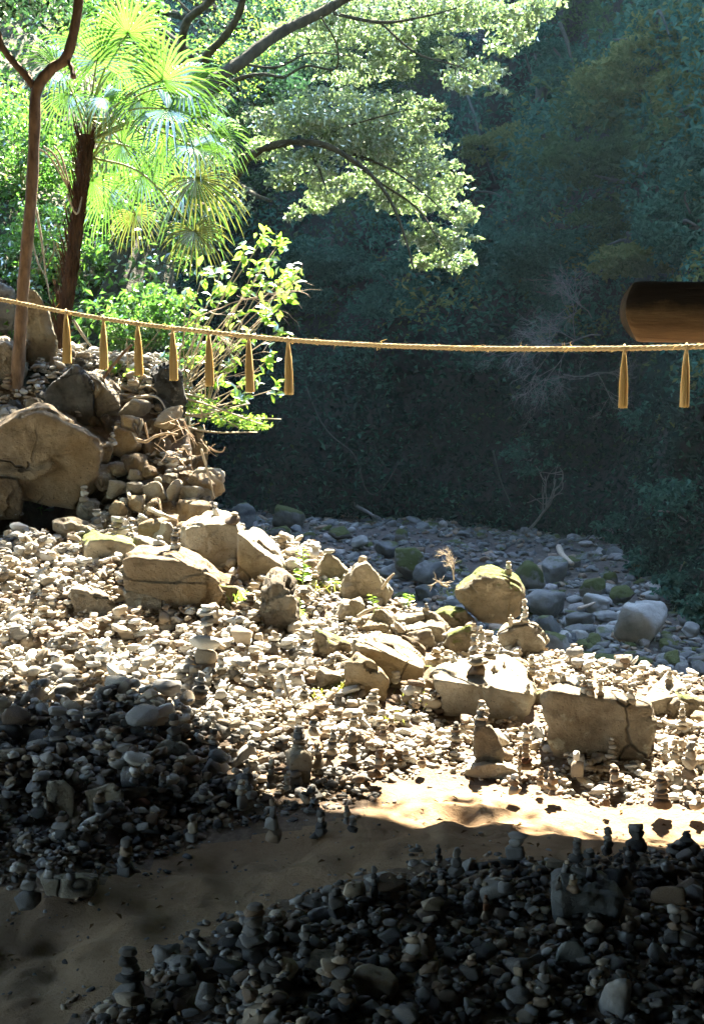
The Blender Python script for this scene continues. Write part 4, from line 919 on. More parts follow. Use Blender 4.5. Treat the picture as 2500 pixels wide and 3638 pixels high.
# ------------------------------------------------------------------ loose stones: dropped one after the other onto a height map
HS = .0125; HX0, HX1, HY0, HY1 = -3.6, 3.6, 2.3, 10.6
hx = np.arange(HX0, HX1, HS); hy = np.arange(HY0, HY1, HS); GXm, GYm = np.meshgrid(hx, hy)
HM = ground(GXm, GYm) - .01
# tops of rocks are obstacles
blocked = np.zeros(HM.shape, bool)
cs = 4
for j in range(0, len(hy), cs):
    for i in range(0, len(hx), cs):
        if top_at(hx[i], hy[j]) > HM[j, i] + .02: blocked[j:j + cs, i:i + cs] = True
blocked |= ((GXm - HOL[0]) / .27) ** 2 + ((GYm - HOL[1]) / .36) ** 2 < 1
feet = [(x, y, r_) for x, y, r_, on_rock in FEET if not on_rock]
for x, y, r_ in feet:
    blocked |= (GXm - x) ** 2 + (GYm - y) ** 2 < (r_ * .8) ** 2
on_path = in_poly(GXm.ravel(), GYm.ravel(), PATH).reshape(HM.shape)
sd_map = sdist(GXm.ravel(), GYm.ravel()).reshape(HM.shape)
pd_map = poly_dist(GXm.ravel()[::1], GYm.ravel()[::1], PATH).reshape(HM.shape)
zone = fbm2(GXm.ravel(), GYm.ravel(), 90, 3, .9).reshape(HM.shape)

NST = 115000
sx = rng.uniform(HX0 + .1, HX1 - .1, NST); sy = rng.uniform(HY0 + .1, HY1 - .1, NST)
sdm = np.exp(rng.normal(math.log(.043), .46, NST)).clip(.014, .15)
keep = np.abs(sx) < .31 * sy + .55
sx, sy, sdm = sx[keep], sy[keep], sdm[keep]
SHAPES = {1: [], 2: [], 3: []}
for s_, cnt in ((1, 16), (2, 24), (3, 24)):
    for i in range(cnt):
        r = np.random.default_rng(900 + 50 * s_ + i)
        if s_ < 3 and i % 8 < 5 or s_ == 3 and i % 3 < 2: V, F = hull_stone(r, 14 if s_ == 1 else 20)
        else: V, F = rock_shape(r, s_, int(r.integers(7, 13)), float(r.choice([8, 12, 20, 34])), .62, 1.0, .06 if s_ > 1 else .03, 2.0)
        V = V * np.array([1, r.uniform(.62, .95), r.uniform(.32, .64)]); SHAPES[s_].append((V, F))
stones = []
for x, y, dm in zip(sx, sy, sdm):
    j, i = int((y - HY0) / HS), int((x - HX0) / HS)
    if blocked[j, i] or sd_map[j, i] > (.75 if y < 8 else -.02): continue
    if y < 4.7: dm *= .70
    lower_bank = x > -.6 + .1 * (6 - y) and y > 4.4 and not (x < -.2 and y > 5.6)
    if lower_bank: dm *= .66
    elif y > 5.4: dm *= .9
    pdd = pd_map[j, i]
    if on_path[j, i]:
        if pdd > .13 or rng.random() > .40 * (1 - pdd / .13): 
            if rng.random() > .07: continue
            dm *= .5
        dm = min(dm * .5, .05)
    elif pdd < .12: dm *= .55 + .45 * pdd / .12
    if dm > .085 and (on_path[j, i] or rng.random() < .3): dm *= .7
    v = int(rng.integers(0, 24)); r = dm / 2
    rot = (rng.normal(0, .28), rng.normal(0, .28), rng.uniform(0, 6.28)); sh = SHAPES[2][v][0]
    ext = np.abs(sh).max(0) * r; n_ = max(1, int(r * .8 / HS))
    a0, a1, b0, b1 = max(0, j - n_), j + n_ + 1, max(0, i - n_), i + n_ + 1
    sub_ = HM[a0:a1, b0:b1]; zb = .5 * np.median(sub_) + .5 * sub_.max()
    if zb > float(ground(x, y)) + (.13 if not lower_bank else .10): continue
    zc = zb + ext[2] * .62
    dx = (GXm[a0:a1, b0:b1] - x) / r; dy = (GYm[a0:a1, b0:b1] - y) / r
    dome = zc + ext[2] * .9 * np.sqrt(np.maximum(0, 1 - dx * dx - dy * dy)); HM[a0:a1, b0:b1] = np.where(dx * dx + dy * dy < 1, np.maximum(sub_, dome), sub_)
    u = rng.random() + .25 * zone[j, i]
    shade_side = y < 5.2 and x < .2 or y < 4.4  # shade put into stone colours: darker ones on this side, paler in sun
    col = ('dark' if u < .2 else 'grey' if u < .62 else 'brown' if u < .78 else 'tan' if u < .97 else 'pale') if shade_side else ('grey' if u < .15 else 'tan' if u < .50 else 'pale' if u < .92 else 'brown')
    stones.append((x, y, zc, dm, v, rot, col, ext[2]))
print('stones', len(stones))
P_ = np.array([s[:3] for s in stones]); D_ = np.array([s[3] for s in stones])
PX, PY, DEP = project(P_); size = D_ / DEP
jj = ((P_[:, 1] - HY0) / HS).astype(int); ii = ((P_[:, 0] - HX0) / HS).astype(int)
exposed = HM[jj, ii] < P_[:, 2] + np.array([s[7] for s in stones]) * 1.0
seen = (PX > 10) & (PX < 2490) & (PY < 3620) & exposed
order = np.argsort(-np.where(seen, size, 0)); single = set(order[:296].tolist())
STONE_ME = [mesh_np('stone', V, F, True, [M['grey']]) for V, F in SHAPES[3]]
CWORD = {'grey': 'grey', 'pale': 'pale', 'tan': 'tan', 'brown': 'brown', 'dark': 'dark'}
NP = np.array([p for p, _ in NICK]); used = {}
acc = Acc()
for k, (x, y, z, dm, v, rot, col, ez) in enumerate(stones):
    if k in single:
        q = np.argsort((NP[:, 0] - x) ** 2 + (NP[:, 1] - y) ** 2); sh = SHAPES[3][v][0]; e = np.abs(sh).max(0)
        shape = 'flat' if e[2] < .5 else 'rounded' if e[2] > .64 else 'oval' if e[1] < .75 else 'chunky'
        lab = None
        for t in range(5):
            n0, nk = NP[q[t]], NICK[q[t]][1]
            dxx, dyy = x - n0[0], y - n0[1]
            rel = ('in front of' if dyy < 0 else 'behind') if abs(dyy) > abs(dxx) * .8 else 'beside'
            for szw in (('big ',) if dm > .10 else ('',)):
                c_ = f'{szw}{CWORD[col]} {shape} loose stone {rel} {nk}'
                if c_ not in used and len(c_.split()) <= 16: lab = c_; break
            if lab: break
        if not lab:
            for t, t2 in ((0, 1), (0, 2), (1, 2), (0, 3), (1, 3), (2, 3)):
                c_ = f'{CWORD[col]} {shape} loose stone between {NICK[q[t]][1]} and {NICK[q[t2]][1]}'
                if c_ not in used and len(c_.split()) <= 16: lab = c_; break
        for t in range(4):
            c_ = f'{CWORD[col]} {shape} loose stone close to {NICK[q[t]][1]}'
            if not lab and (c_ not in used or t == 3): lab = c_
        used[lab] = used.get(lab, 0) + 1
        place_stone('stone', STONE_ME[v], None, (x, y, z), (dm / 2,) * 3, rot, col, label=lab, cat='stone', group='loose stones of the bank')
    else:
        s_ = 1 if dm < .03 else 2
        V, F = SHAPES[s_][v % len(SHAPES[s_])]
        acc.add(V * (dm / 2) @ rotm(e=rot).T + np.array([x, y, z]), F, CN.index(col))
link('loose_stones', acc.mesh('loose_stones', [M[c] for c in CN]), label='countless smaller stones heaped over the bank and beside the path', kind='stuff')

# litter: dead leaves and chips lying about
r = np.random.default_rng(31); n = 2600; lx = r.uniform(-2.6, 2.6, n); ly = r.uniform(2.8, 8.2, n); ok = (np.abs(lx) < .31 * ly + .4) & (sdist(lx, ly) < .3); lx, ly = lx[ok], ly[ok]
lj = ((ly - HY0) / HS).astype(int); li = ((lx - HX0) / HS).astype(int); keep_ = ~blocked[lj, li] & (~on_path[lj, li] | (r.random(len(lx)) < .5)); lx, ly, lj, li = lx[keep_], ly[keep_], lj[keep_], li[keep_]
LIT = np.stack([lx, ly, np.where(on_path[lj, li], path_z(lx, ly), HM[lj, li]) + .006], -1); LIT_N = len(lx)

# cobbles of the riverbed
acc = Acc(); nr = 17000
yy = 9 + 21 * rng.random(nr) ** 1.25; xx = rng.uniform(-.32, .34, nr) * yy
ok = (sdist(xx, yy) > .8); xx, yy = xx[ok], yy[ok]; zz = ground(xx, yy)
for x, y, z in zip(xx, yy, zz):
    dm = float(np.clip(math.exp(rng.normal(math.log(.105), .45)), .05, .36)); s_ = 2 if dm * 20 / y > .16 else 1
    V, F = SHAPES[s_][int(rng.integers(0, len(SHAPES[s_])))]
    u = rng.random(); ci = 2 if u < .58 else 0 if u < .76 else 1 if u < .80 else 3 if u < .90 else 4
    acc.add(V * (dm / 2) @ rotm(e=(rng.normal(0, .25), rng.normal(0, .25), rng.uniform(0, 6.28))).T + np.array([x, y, z + dm * .12]), F, ci)
link('river_cobbles', acc.mesh('river_cobbles', [M['grey'], M['river_pale'], M['river_grey'], M['brown'], M['river_moss']]), label='grey cobbles and gravel covering the dry riverbed', kind='stuff')

# ------------------------------------------------------------------ leaves, twigs, trees
def leaves(C, size, r, up=.35, aspect=.5, fold=.18, droop=None):
    """one folded diamond leaf per centre"""
    C = np.asarray(C); n = len(C); size = np.broadcast_to(size, (n,))
    N = r.normal(size=(n, 3)); N[:, 2] += up * 3; N /= np.linalg.norm(N, axis=1)[:, None]
    A = r.normal(size=(n, 3)); 
    if droop is not None: A[:, 2] -= droop
    A -= N * (A * N).sum(1)[:, None]; A /= np.linalg.norm(A, axis=1)[:, None]
    S = np.cross(N, A); L = size[:, None]
    b = C - A * L * .5; t = C + A * L * .5 - N * L * .08; l = C + S * L * aspect * .5 + N * L * fold - A * L * .06; q = C - S * L * aspect * .5 + N * L * fold - A * L * .06
    V = np.stack([b, q, t, l], 1).reshape(-1, 3); i = np.arange(n)[:, None] * 4
    return V, np.hstack([i, i + 1, i + 2, i + 3])

def big_leaves(B, A, size, r, aspect=.42):
    """longer leaves given by base and axis, with a midrib and curved edges: 8 triangles each"""
    n = len(B); A = A / np.linalg.norm(A, axis=1)[:, None]; size = np.broadcast_to(size, (n,))[:, None]
    N = r.normal(size=(n, 3)) * .45 + np.array([0, -.25, .9]); N -= A * (A * N).sum(1)[:, None]; N /= np.linalg.norm(N, axis=1)[:, None]; S = np.cross(N, A)
    rows = []
    for f, wd, dz in ((0, .06, 0), (.3, .8, .03), (.62, 1.0, .01), (1.0, .04, -.12)):
        c = B + A * size * f + N * size * dz
        rows.append(np.stack([c - S * size * aspect * wd * .5 + N * size * .06 * wd, c, c + S * size * aspect * wd * .5 + N * size * .06 * wd], 1))
    V = np.stack(rows, 1).reshape(-1, 3); i = np.arange(n)[:, None] * 12; F = []
    for k in range(3):
        for s in range(2): F.append(np.hstack([i + k * 3 + s, i + k * 3 + s + 1, i + k * 3 + s + 4, i + k * 3 + s + 3]))
    return V, np.concatenate(F)

def clump_pts(c, rad, n, r, per=26, spread=.22, shell=.55):
    """points gathered in clumps inside an ellipsoid"""
    m = max(1, n // per); d = rand_dirs(r, m) * (shell + (1 - shell) * r.random((m, 1)) ** .6)
    cc = np.asarray(c) + d * np.asarray(rad)
    k = r.integers(0, m, n); s = np.asarray(rad) * spread
    return cc[k] + r.normal(size=(n, 3)) * s * np.array([1, 1, .6])

def twigs(acc, start, dirv, length, rad, depth, r, spread=.55, gravity=0.0, kids=(2, 4), sides=4, ends=None):
    n = 6; p = np.asarray(start, float); d = unit(dirv); pts = [p]
    for i in range(n):
        d = unit(d + r.normal(size=3) * .16 + np.array([0, 0, -gravity])); p = p + d * length / n; pts.append(p)
    V, F = tube(pts, np.linspace(rad, rad * .45, n + 1), sides); acc.add(V, F)
    if ends is not None: ends.append((pts[-1], d))
    if depth > 0:
        for k in range(int(r.integers(kids[0], kids[1] + 1))):
            i = int(r.integers(2, n + 1)); dd = unit(d + r.normal(size=3) * spread)
            twigs(acc, pts[i], dd, length * r.uniform(.5, .75), rad * .6, depth - 1, r, spread, gravity, kids, sides, ends)

def px_line(pts, d0, d1=None):
    d1 = d0 if d1 is None else d1; n = len(pts)
    return np.array([at(p[0], p[1], (d0 + (d1 - d0) * i / (n - 1)) if len(p) < 3 else p[2]) for i, p in enumerate(pts)])

def branch_mesh(name, lines, mat, parent=None, sides=8, bump=.0, **kw):
    a = Acc(); r = np.random.default_rng(len(lines) * 7 + 3)
    for pts, r0, r1 in lines:
        L = smooth_line(pts, max(12, len(pts) * 5)); rr = np.linspace(r0, r1, len(L)) * (1 + bump * r.normal(size=len(L)))
        V, F = tube(L, rr, sides); a.add(V, F)
    return link(name, a.mesh(name, [mat]), parent, **kw)

def crown_mesh(name, clusters, n, size, mat, parent, r, up=.35, aspect=.5, per=26, spread=.22, jitter=.35, **kw):
    a = []; tot = sum(c[1][0] * c[1][2] for c in clusters)
    for c, rad in clusters: a.append(clump_pts(c, rad, max(8, int(n * rad[0] * rad[2] / tot)), r, per, spread))
    C = np.concatenate(a); V, F = leaves(C, size * r.uniform(1 - jitter, 1 + jitter, len(C)), r, up, aspect)
    return link(name, mesh_np(name, V, F, False, [mat]), parent, **kw)

def pe(px, py, rx, ry, d, dz=1.0):
    s = d / FPX; return (at(px, py, d), (rx * s, rx * s * dz, ry * s))

V, F = leaves(LIPC, r.uniform(.05, .12, len(LIPC)) if False else rng.uniform(.05, .12, len(LIPC)), rng, .2, .5, droop=1.0)
link('added_lip_leaves', mesh_np('added_lip_leaves', V, F, False, [M['leaf_dark']]), label='unseen leaves added along the cave lip to dapple its shadow edge', kind='stuff')  # leaves added out of view to break up the lip's shadow

# slim forked tree
r = np.random.default_rng(1)
t = thing('slim_tree', 'slim brown tree with a forked bare trunk standing on the rubble', 'tree'); D1 = hit(62, 1372)[1] - .05
branch_mesh('trunk', [(px_line([(58, 1390), (66, 1300), (72, 1200), (85, 1000), (112, 700), (124, 450), (132, 318), (185, 245), (236, 205), (268, 90), (285, -60), (290, -300)], D1), .047, .03)], M['bark'], t, 10, .05)
branch_mesh('branch', [(px_line([(132, 325), (90, 265), (45, 215), (8, 165), (-8, 110), (-40, 40), (-60, -150)], D1), .028, .018)], M['bark'], t, 8, .05)
branch_mesh('branch', [(px_line([(236, 205), (255, 240), (262, 275)], D1, D1 - .1), .012, .02)], M['bark'], t, 8, .1)
crown_mesh('crown', [pe(60, 50, 190, 90, D1 + .3), pe(-120, -100, 250, 150, D1), pe(300, -230, 300, 150, D1), pe(150, -330, 300, 150, D1)], 3200, .06, M['leaf_dark'], t, r)

# palm
r = np.random.default_rng(2); DP = 10.3
t = thing('palm_tree', 'windmill palm with fan fronds glowing yellow green on a dark shaggy trunk', 'palm tree')
tp = px_line([(205, 1300), (222, 1180), (240, 1050), (262, 880), (285, 700), (300, 580), (312, 480)], DP)
trk = branch_mesh('trunk', [(tp, .054, .056)], M['fibre'], t, 12, .10)
a = Acc(); L = smooth_line(tp, 60)
for i in range(420):
    p = L[int(r.integers(3, 58))]; an = r.uniform(0, 6.28); o = np.array([math.cos(an), math.sin(an), 0]) * .05
    q = p + o; V, F = tube([q, q + o * .5 + np.array([0, 0, .10]), q + o * r.uniform(.6, 1.3) + np.array([0, 0, r.uniform(.12, .24)])], [.005, .004, .0015], 3); a.add(V, F)
link('fibre', a.mesh('fibre', [M['fibre']]), trk)
CROWN = [at(318, 500, DP), at(312, 420, DP + .1), at(330, 560, DP)]
#        hastula px  , direction px, length px, dry?
FR = [(578, 285, (.35, -1), 235, 0), (423, 230, (.35, 1), 150, 0), (500, 352, (.75, .8), 165, 0), (597, 385, (1, .25), 245, 0), (368, 345, (.7, .8), 150, 0), (432, 510, (1, .3), 150, 0), (618, 455, (.3, 1), 150, 0),
      (510, 620, (.8, .6), 160, 0), (392, 675, (.15, 1), 160, 0), (652, 668, (.65, 1), 225, 0), (700, 630, (.8, .75), 200, 1), (690, 818, (.45, 1), 150, 1), (345, 215, (-.1, -1), 190, 0), (455, 120, (.15, -1), 190, 0),
      (270, 140, (-.4, -1), 150, 0), (660, 300, (1, -.25), 190, 0), (250, 330, (-.6, .6), 140, 0), (210, 240, (-.8, -.4), 170, 0), (690, 520, (1, .5), 170, 0), (560, 520, (.6, .9), 150, 0),
      (330, 640, (-.25, 1), 130, 0), (760, 470, (.9, .35), 150, 0), (480, 760, (.3, 1), 120, 1)]
RX, UZ, FY = np.array([1., 0, 0]), np.array([0, 0, 1.]), np.array([0, 1., 0])
for k, (hxp, hyp, dr, ln, dry) in enumerate(FR):
    d_ = DP + r.uniform(-.35, .45); h = at(hxp, hyp, d_); Lm = ln * d_ / FPX
    ax = unit(np.array([dr[0], r.uniform(-.35, .2), -dr[1]])); nrm = unit(np.array([r.normal() * .3, -.75 + r.normal() * .25, .55 + r.normal() * .2])); nrm = unit(nrm - ax * (nrm @ ax)); sd = np.cross(nrm, ax)
    c0 = CROWN[k % 3]; ctrl = (c0 + h) / 2 + UZ * .14 * np.linalg.norm(h - c0); ptv = smooth_line([c0, ctrl, h], 14)
    a = Acc(); nb = 30; wid = Lm * .046
    for b in range(nb):
        th = math.radians(-128 + 256 * b / (nb - 1)) + r.normal() * .02
        bd = math.cos(th) * ax + math.sin(th) * sd; bl = Lm * (.74 + .26 * math.cos(th * .6)) * r.uniform(.92, 1.05); side = unit(np.cross(nrm, bd))
        rows = []
        for f, wf in ((0, .12), (.28, .8), (.5, 1.0), (.75, .7), (.93, .35), (1.0, .04)):
            dd_ = max(0, f - .45); p = h + bd * bl * f + nrm * bl * (.08 * math.sin(f * 2.2) - .02 * abs(th)) - UZ * bl * (dd_ ** 2) * (.9 if b % 3 else 1.4)
            wv = wid * wf * .5; rows += [p - side * wv + nrm * wv * .7, p, p + side * wv + nrm * wv * .7]
        F = np.array([(m * 3 + s, m * 3 + s + 1, m * 3 + s + 4, m * 3 + s + 3) for m in range(5) for s in range(2)]); a.add(np.array(rows), F)
    f_ = link('frond', a.mesh('frond', [M['palm_dry' if dry else 'palm']], False), t)
    if dry: f_['label'] = 'withering brownish frond'
    V, F = tube(ptv, np.linspace(.011, .006, len(ptv)), 5); link('petiole', mesh_np('petiole', V, F, True, [M['petiole']]), f_)
for dx in (-150, -110, -70, -40):
    V, F = tube(smooth_line([at(300, 640, DP), at(300 + dx * .6, 800 + dx, DP - .1), at(285 + dx * 1.2, 700 - dx * 1.2 - 60, DP - .15)], 10) if dx > -60 else smooth_line([at(255, 690, DP), at(255 + dx * .5, 560, DP - .1), at(255 + dx * .9, 520, DP - .1)], 10), [.008] * 10, 5)
    link('dead_stalk', mesh_np('dead_stalk', V, F, True, [M['twig']]), t)

# old mossy tree whose limbs arch over the river
r = np.random.default_rng(3)
t = thing('mossy_tree', 'old dark mossy tree whose long limbs arch out with pale green leaf sprays', 'tree')
trk = branch_mesh('trunk', [(px_line([(345, 1260), (365, 1120), (400, 990), (450, 850), (540, 710), (600, 600), (660, 490), (725, 320), (850, 225), (990, 120), (1150, 40), (1320, -60), (1500, -160)], 10.9, 13.7), .09, .045)], M['bark_moss'], t, 12, .08)
LIMBS = [([(590, 620), (680, 690), (760, 690), (830, 640), (880, 565), (960, 520), (1060, 505), (1160, 518), (1260, 575), (1335, 640), (1395, 730), (1440, 850), (1470, 960)], .05, .008, 'arching limb'),
         ([(830, 645), (900, 690), (965, 715)], .03, .014, None), ([(700, 370), (770, 320), (850, 280), (930, 265), (1008, 276)], .032, .012, None), ([(1008, 276), (1090, 235), (1190, 245), (1195, 160), (1140, 60)], .012, .006, None),
         ([(725, 320), (730, 210), (790, 140), (846, 55), (880, -80)], .04, .03, None), ([(600, 600), (640, 350), (655, 100), (740, 10), (830, -120)], .045, .03, None), ([(1060, 505), (1120, 570), (1150, 650), (1165, 690)], .015, .005, None),
         ([(1200, 535), (1290, 560), (1400, 610), (1520, 700), (1600, 780)], .016, .004, None), ([(1100, 505), (1200, 460), (1330, 420), (1450, 390)], .014, .004, None), ([(1150, 40), (1350, 80), (1500, 60), (1620, 30)], .018, .006, None),
         ([(1350, 80), (1480, 190), (1640, 240), (1740, 310)], .012, .003, None), ([(1335, 640), (1480, 740), (1560, 860), (1610, 930)], .012, .003, None), ([(850, 225), (980, 240), (1100, 190), (1250, 200)], .014, .004, None)]
for pts, r0, r1, lb in LIMBS: branch_mesh('limb', [(px_line(pts, 13.8, 12.9), r0 * 1.2, r1 * 1.2)], M['bark_moss'], t, 8, .12)
CL = [(1020, 430, 130, 55), (1200, 400, 190, 80), (1380, 410, 160, 75), (1530, 420, 60, 60), (1080, 590, 120, 55), (1180, 670, 90, 50), (1420, 540, 160, 75), (1560, 640, 90, 60), (1480, 700, 140, 60), (1640, 770, 60, 50), (1550, 850, 90, 45), (1610, 925, 75, 40),
      (1000, 640, 50, 35), (1050, 760, 40, 30), (1130, 730, 60, 30), (1330, 640, 110, 50), (1480, 830, 60, 40), (1520, 930, 60, 30), (950, 520, 70, 40), (1270, 490, 150, 60), (1650, 860, 45, 30)]
trgt = [pe(x, y, rx, ry, 13.7 + r.uniform(-.3, .5), .7) for x, y, rx, ry in CL]
crown_mesh('crown', trgt, 12000, .062, M['leaf_pale'], t, r, .2, .55, 16, .2)
CL = [(1250, 70, 170, 90), (1400, 170, 70, 80), (1250, 250, 140, 45), (1100, 120, 140, 70), (1540, 50, 150, 60), (1750, 50, 130, 60), (1880, 25, 90, 50), (1800, 150, 70, 50), (1680, 260, 100, 50), (1640, 300, 60, 35), (1760, 320, 40, 22), (1400, -100, 400, 90), (1440, 230, 40, 60), (1600, 170, 60, 40), (1850, 100, 60, 40)]
crown_mesh('crown', [pe(x, y, rx, ry, 13.9 + r.uniform(-.3, .5), .9) for x, y, rx, ry in CL], 11000, .060, M['leaf_pale'], t, r, .2, .55, 16, .2)
crown_mesh('crown', [pe(x, y, rx, ry, 14.0) for x, y, rx, ry in [(950, 60, 120, 80), (1000, 150, 100, 60), (900, 180, 120, 60), (760, 110, 90, 110), (820, 300, 90, 60), (1150, 330, 120, 40)]], 1500, .03, M['leaf_bright'], t, r, .2, .5, 14, .25)

# leafy shrub at the cliff edge, large leaves in whorls
r = np.random.default_rng(4); DS = 9.5
t = thing('leafy_shrub', 'shrub with large glowing yellow green leaves at the brink of the rubble cliff', 'shrub')
WH = [(935, 850), (985, 872), (1030, 965), (1000, 995), (955, 925), (900, 960), (880, 1040), (1005, 1060), (955, 1105), (985, 1185), (900, 1205), (955, 1275), (975, 1385), (900, 1350), (850, 1405), (830, 1300), (760, 1350), (820, 1130), (750, 1060), (790, 960),
      (700, 1130), (860, 1430), (870, 900), (640, 1350), (560, 1380), (700, 1420), (930, 1010), (1020, 1010), (800, 1040), (780, 1200), (840, 1225), (720, 980), (660, 1040), (930, 1130), (600, 1250), (690, 1280)]
L_ = []; B = []; A = []; base = [at(560, 1440, DS), at(640, 1430, DS + .1), at(730, 1470, DS)]
for i, (x, y) in enumerate(WH):
    e = at(x, y, DS + r.uniform(-.3, .3)); b0 = base[i % 3]; L_.append((np.array([b0, b0 * .5 + e * .5 + np.array([-.08, 0, -.08]), e]), .007, .003))
    for k in range(int(r.integers(11, 17))):
        dv = r.normal(size=3); dv[2] = dv[2] * .7 + .15; dv[0] += .3; B.append(e + r.normal(size=3) * .03); A.append(dv)
branch_mesh('stems', L_, M['twig'], t, 4)
B, A = np.array(B), np.array(A); SZ = r.uniform(.06, .105, len(B)); od = np.argsort(-SZ)
LEAF_ME = []
for k in range(6):
    V, F = big_leaves(np.zeros((1, 3)), np.array([[1., 0, 0]]), np.array([1.0]), np.random.default_rng(700 + k)); LEAF_ME.append(mesh_np('leaf', V, F, True, [M['leaf_bright']]))
def leaf_part(base_, axis_, size_, parent, r, k):
    o = link('leaf', LEAF_ME[k % 6], parent, base_); a_ = unit(axis_); o.rotation_euler = (r.normal() * .5, -math.asin(max(-1, min(1, a_[2]))), math.atan2(a_[1], a_[0])); o.scale = (size_,) * 3; return o
for k in od[:290]: leaf_part(B[k], A[k], SZ[k], t, r, int(k))
V, F = big_leaves(B[od[290:]], A[od[290:]], SZ[od[290:]], r); link('foliage', mesh_np('foliage', V, F, True, [M['leaf_bright']]), t, kind='stuff')

V, F = leaves(LIT, rng.uniform(.012, .038, LIT_N), rng, 1.2, .45, .12); link('leaf_litter', mesh_np('leaf_litter', V, F, False, [M['litter']]), label='dead leaves and chips scattered over stones and path', kind='stuff')
# other shrubs of the sunlit slope
SHR = [('feathery low spray of small leaves hanging out over the cliff edge', [(760, 1470, 90, 35), (860, 1500, 90, 25), (690, 1440, 70, 40), (930, 1520, 40, 14)], 9.3, 900, .035, 'leaf_bright'),
       ('dense green shrub behind the straw tassels', [(480, 1150, 110, 90), (560, 1080, 110, 80), (430, 1260, 90, 60), (620, 1180, 90, 70), (680, 1240, 70, 50)], 10.4, 2600, .055, 'leaf_green'),
       ('small leafy plant growing between the dark pointed boulder and the shrub', [(440, 1330, 50, 45), (470, 1385, 50, 30), (420, 1290, 40, 40)], 9.0, 160, .055, 'leaf_bright'),
       ('leafy sprig over the tan rock at the cliff top', [(545, 1380, 40, 35), (570, 1430, 45, 25), (640, 1480, 40, 22)], 9.0, 150, .05, 'leaf_bright'),
       ('bright bush left of the palm trunk', [(120, 900, 110, 110), (60, 1000, 90, 60), (160, 800, 90, 80)], 11.2, 1700, .055, 'leaf_green'),
       ('green bush filling the gap between palm and mossy trunk', [(330, 1000, 60, 130), (310, 1160, 50, 70)], 11.6, 1100, .05, 'leaf_green'),
       ('tall sunlit bush under the palm fronds', [(600, 900, 130, 90), (520, 980, 90, 70), (680, 840, 90, 60)], 12.2, 1900, .055, 'leaf_green'),
       ('tree like bush high behind the forked trunk', [(60, 480, 130, 140), (200, 560, 100, 110), (30, 700, 100, 90)], 12.5, 2600, .06, 'leaf_green'),
       ('bush of fine pale leaves behind the palm crown', [(760, 560, 90, 90), (820, 720, 80, 70), (740, 420, 90, 80)], 12.6, 1700, .045, 'leaf_pale'),
       ('dark leaved bush at the top beside the palm', [(420, 40, 150, 90), (250, 60, 90, 80)], 12.8, 1700, .065, 'leaf_green')]
for i, (lb, cl, d_, n, sz, mt) in enumerate(SHR):
    r = np.random.default_rng(60 + i); t = thing('bush' if n > 200 else 'small_plant', lb.replace('left of', 'beside'), 'bush' if n > 200 else 'plant'); cc = [pe(x, y, rx, ry, d_ + r.uniform(-.2, .2)) for x, y, rx, ry in cl]
    g0 = cc[0][0].copy()
    if i in (0, 3): g0 = hit(640, 1450)
    g0[0] = min(g0[0], -1.6 - .3 * max(0, g0[1] - 10)); g0[2] = float(ground(g0[0], g0[1]))
    branch_mesh('stems', [(np.array([g0 + r.normal(size=3) * .04, (g0 + c) / 2 + r.normal(size=3) * .08, c + r.normal(size=3) * .08]), .012, .004) for c, _ in cc for _k in range(3)], M['twig'], t, 4)
    crown_mesh('foliage', cc, n, sz, M[mt], t, r, .3, .5, 20, .22)

# dense undergrowth of the slope
r = np.random.default_rng(8); n = 30000
y = 10.6 + 13 * r.random(n) ** 1.1; x = r.uniform(-.33, -.05, n) * y; x = x + .0
k = (sdist(x, y) < -.05); x, y = x[k], y[k]; hgt = (.15 + .9 * np.maximum(0, fbm2(x, y, 33, 3, .8) + .35)) * (1 + .05 * (y - 10)); z = ground(x, y) + hgt * r.random(len(x)) ** .7
C = np.stack([x, y, z], -1) + r.normal(size=(len(x), 3)) * .05
V, F = leaves(C, r.uniform(.04, .10, len(C)) * (1 + .02 * (y - 10)), r, .3, .5); link('undergrowth', mesh_np('undergrowth', V, F, False, [M['leaf_green']]), label='tangled sunlit undergrowth covering the slope', kind='stuff')
y = r.uniform(9.4, 15, 9000); x = r.uniform(-3.2, -.6, 9000); sd_ = sdist(x, y); k = (sd_ > -.1) & (sd_ < .55); x, y = x[k], y[k]
V, F = leaves(np.stack([x, y, ground(x, y) + r.uniform(0, .14, len(x))], -1), r.uniform(.04, .09, len(x)), r, .1, .5, droop=.6); link('creeper', mesh_np('creeper', V, F, False, [M['leaf_dark']]), label='dark creeper covering the side of the bank above the riverbed', kind='stuff')
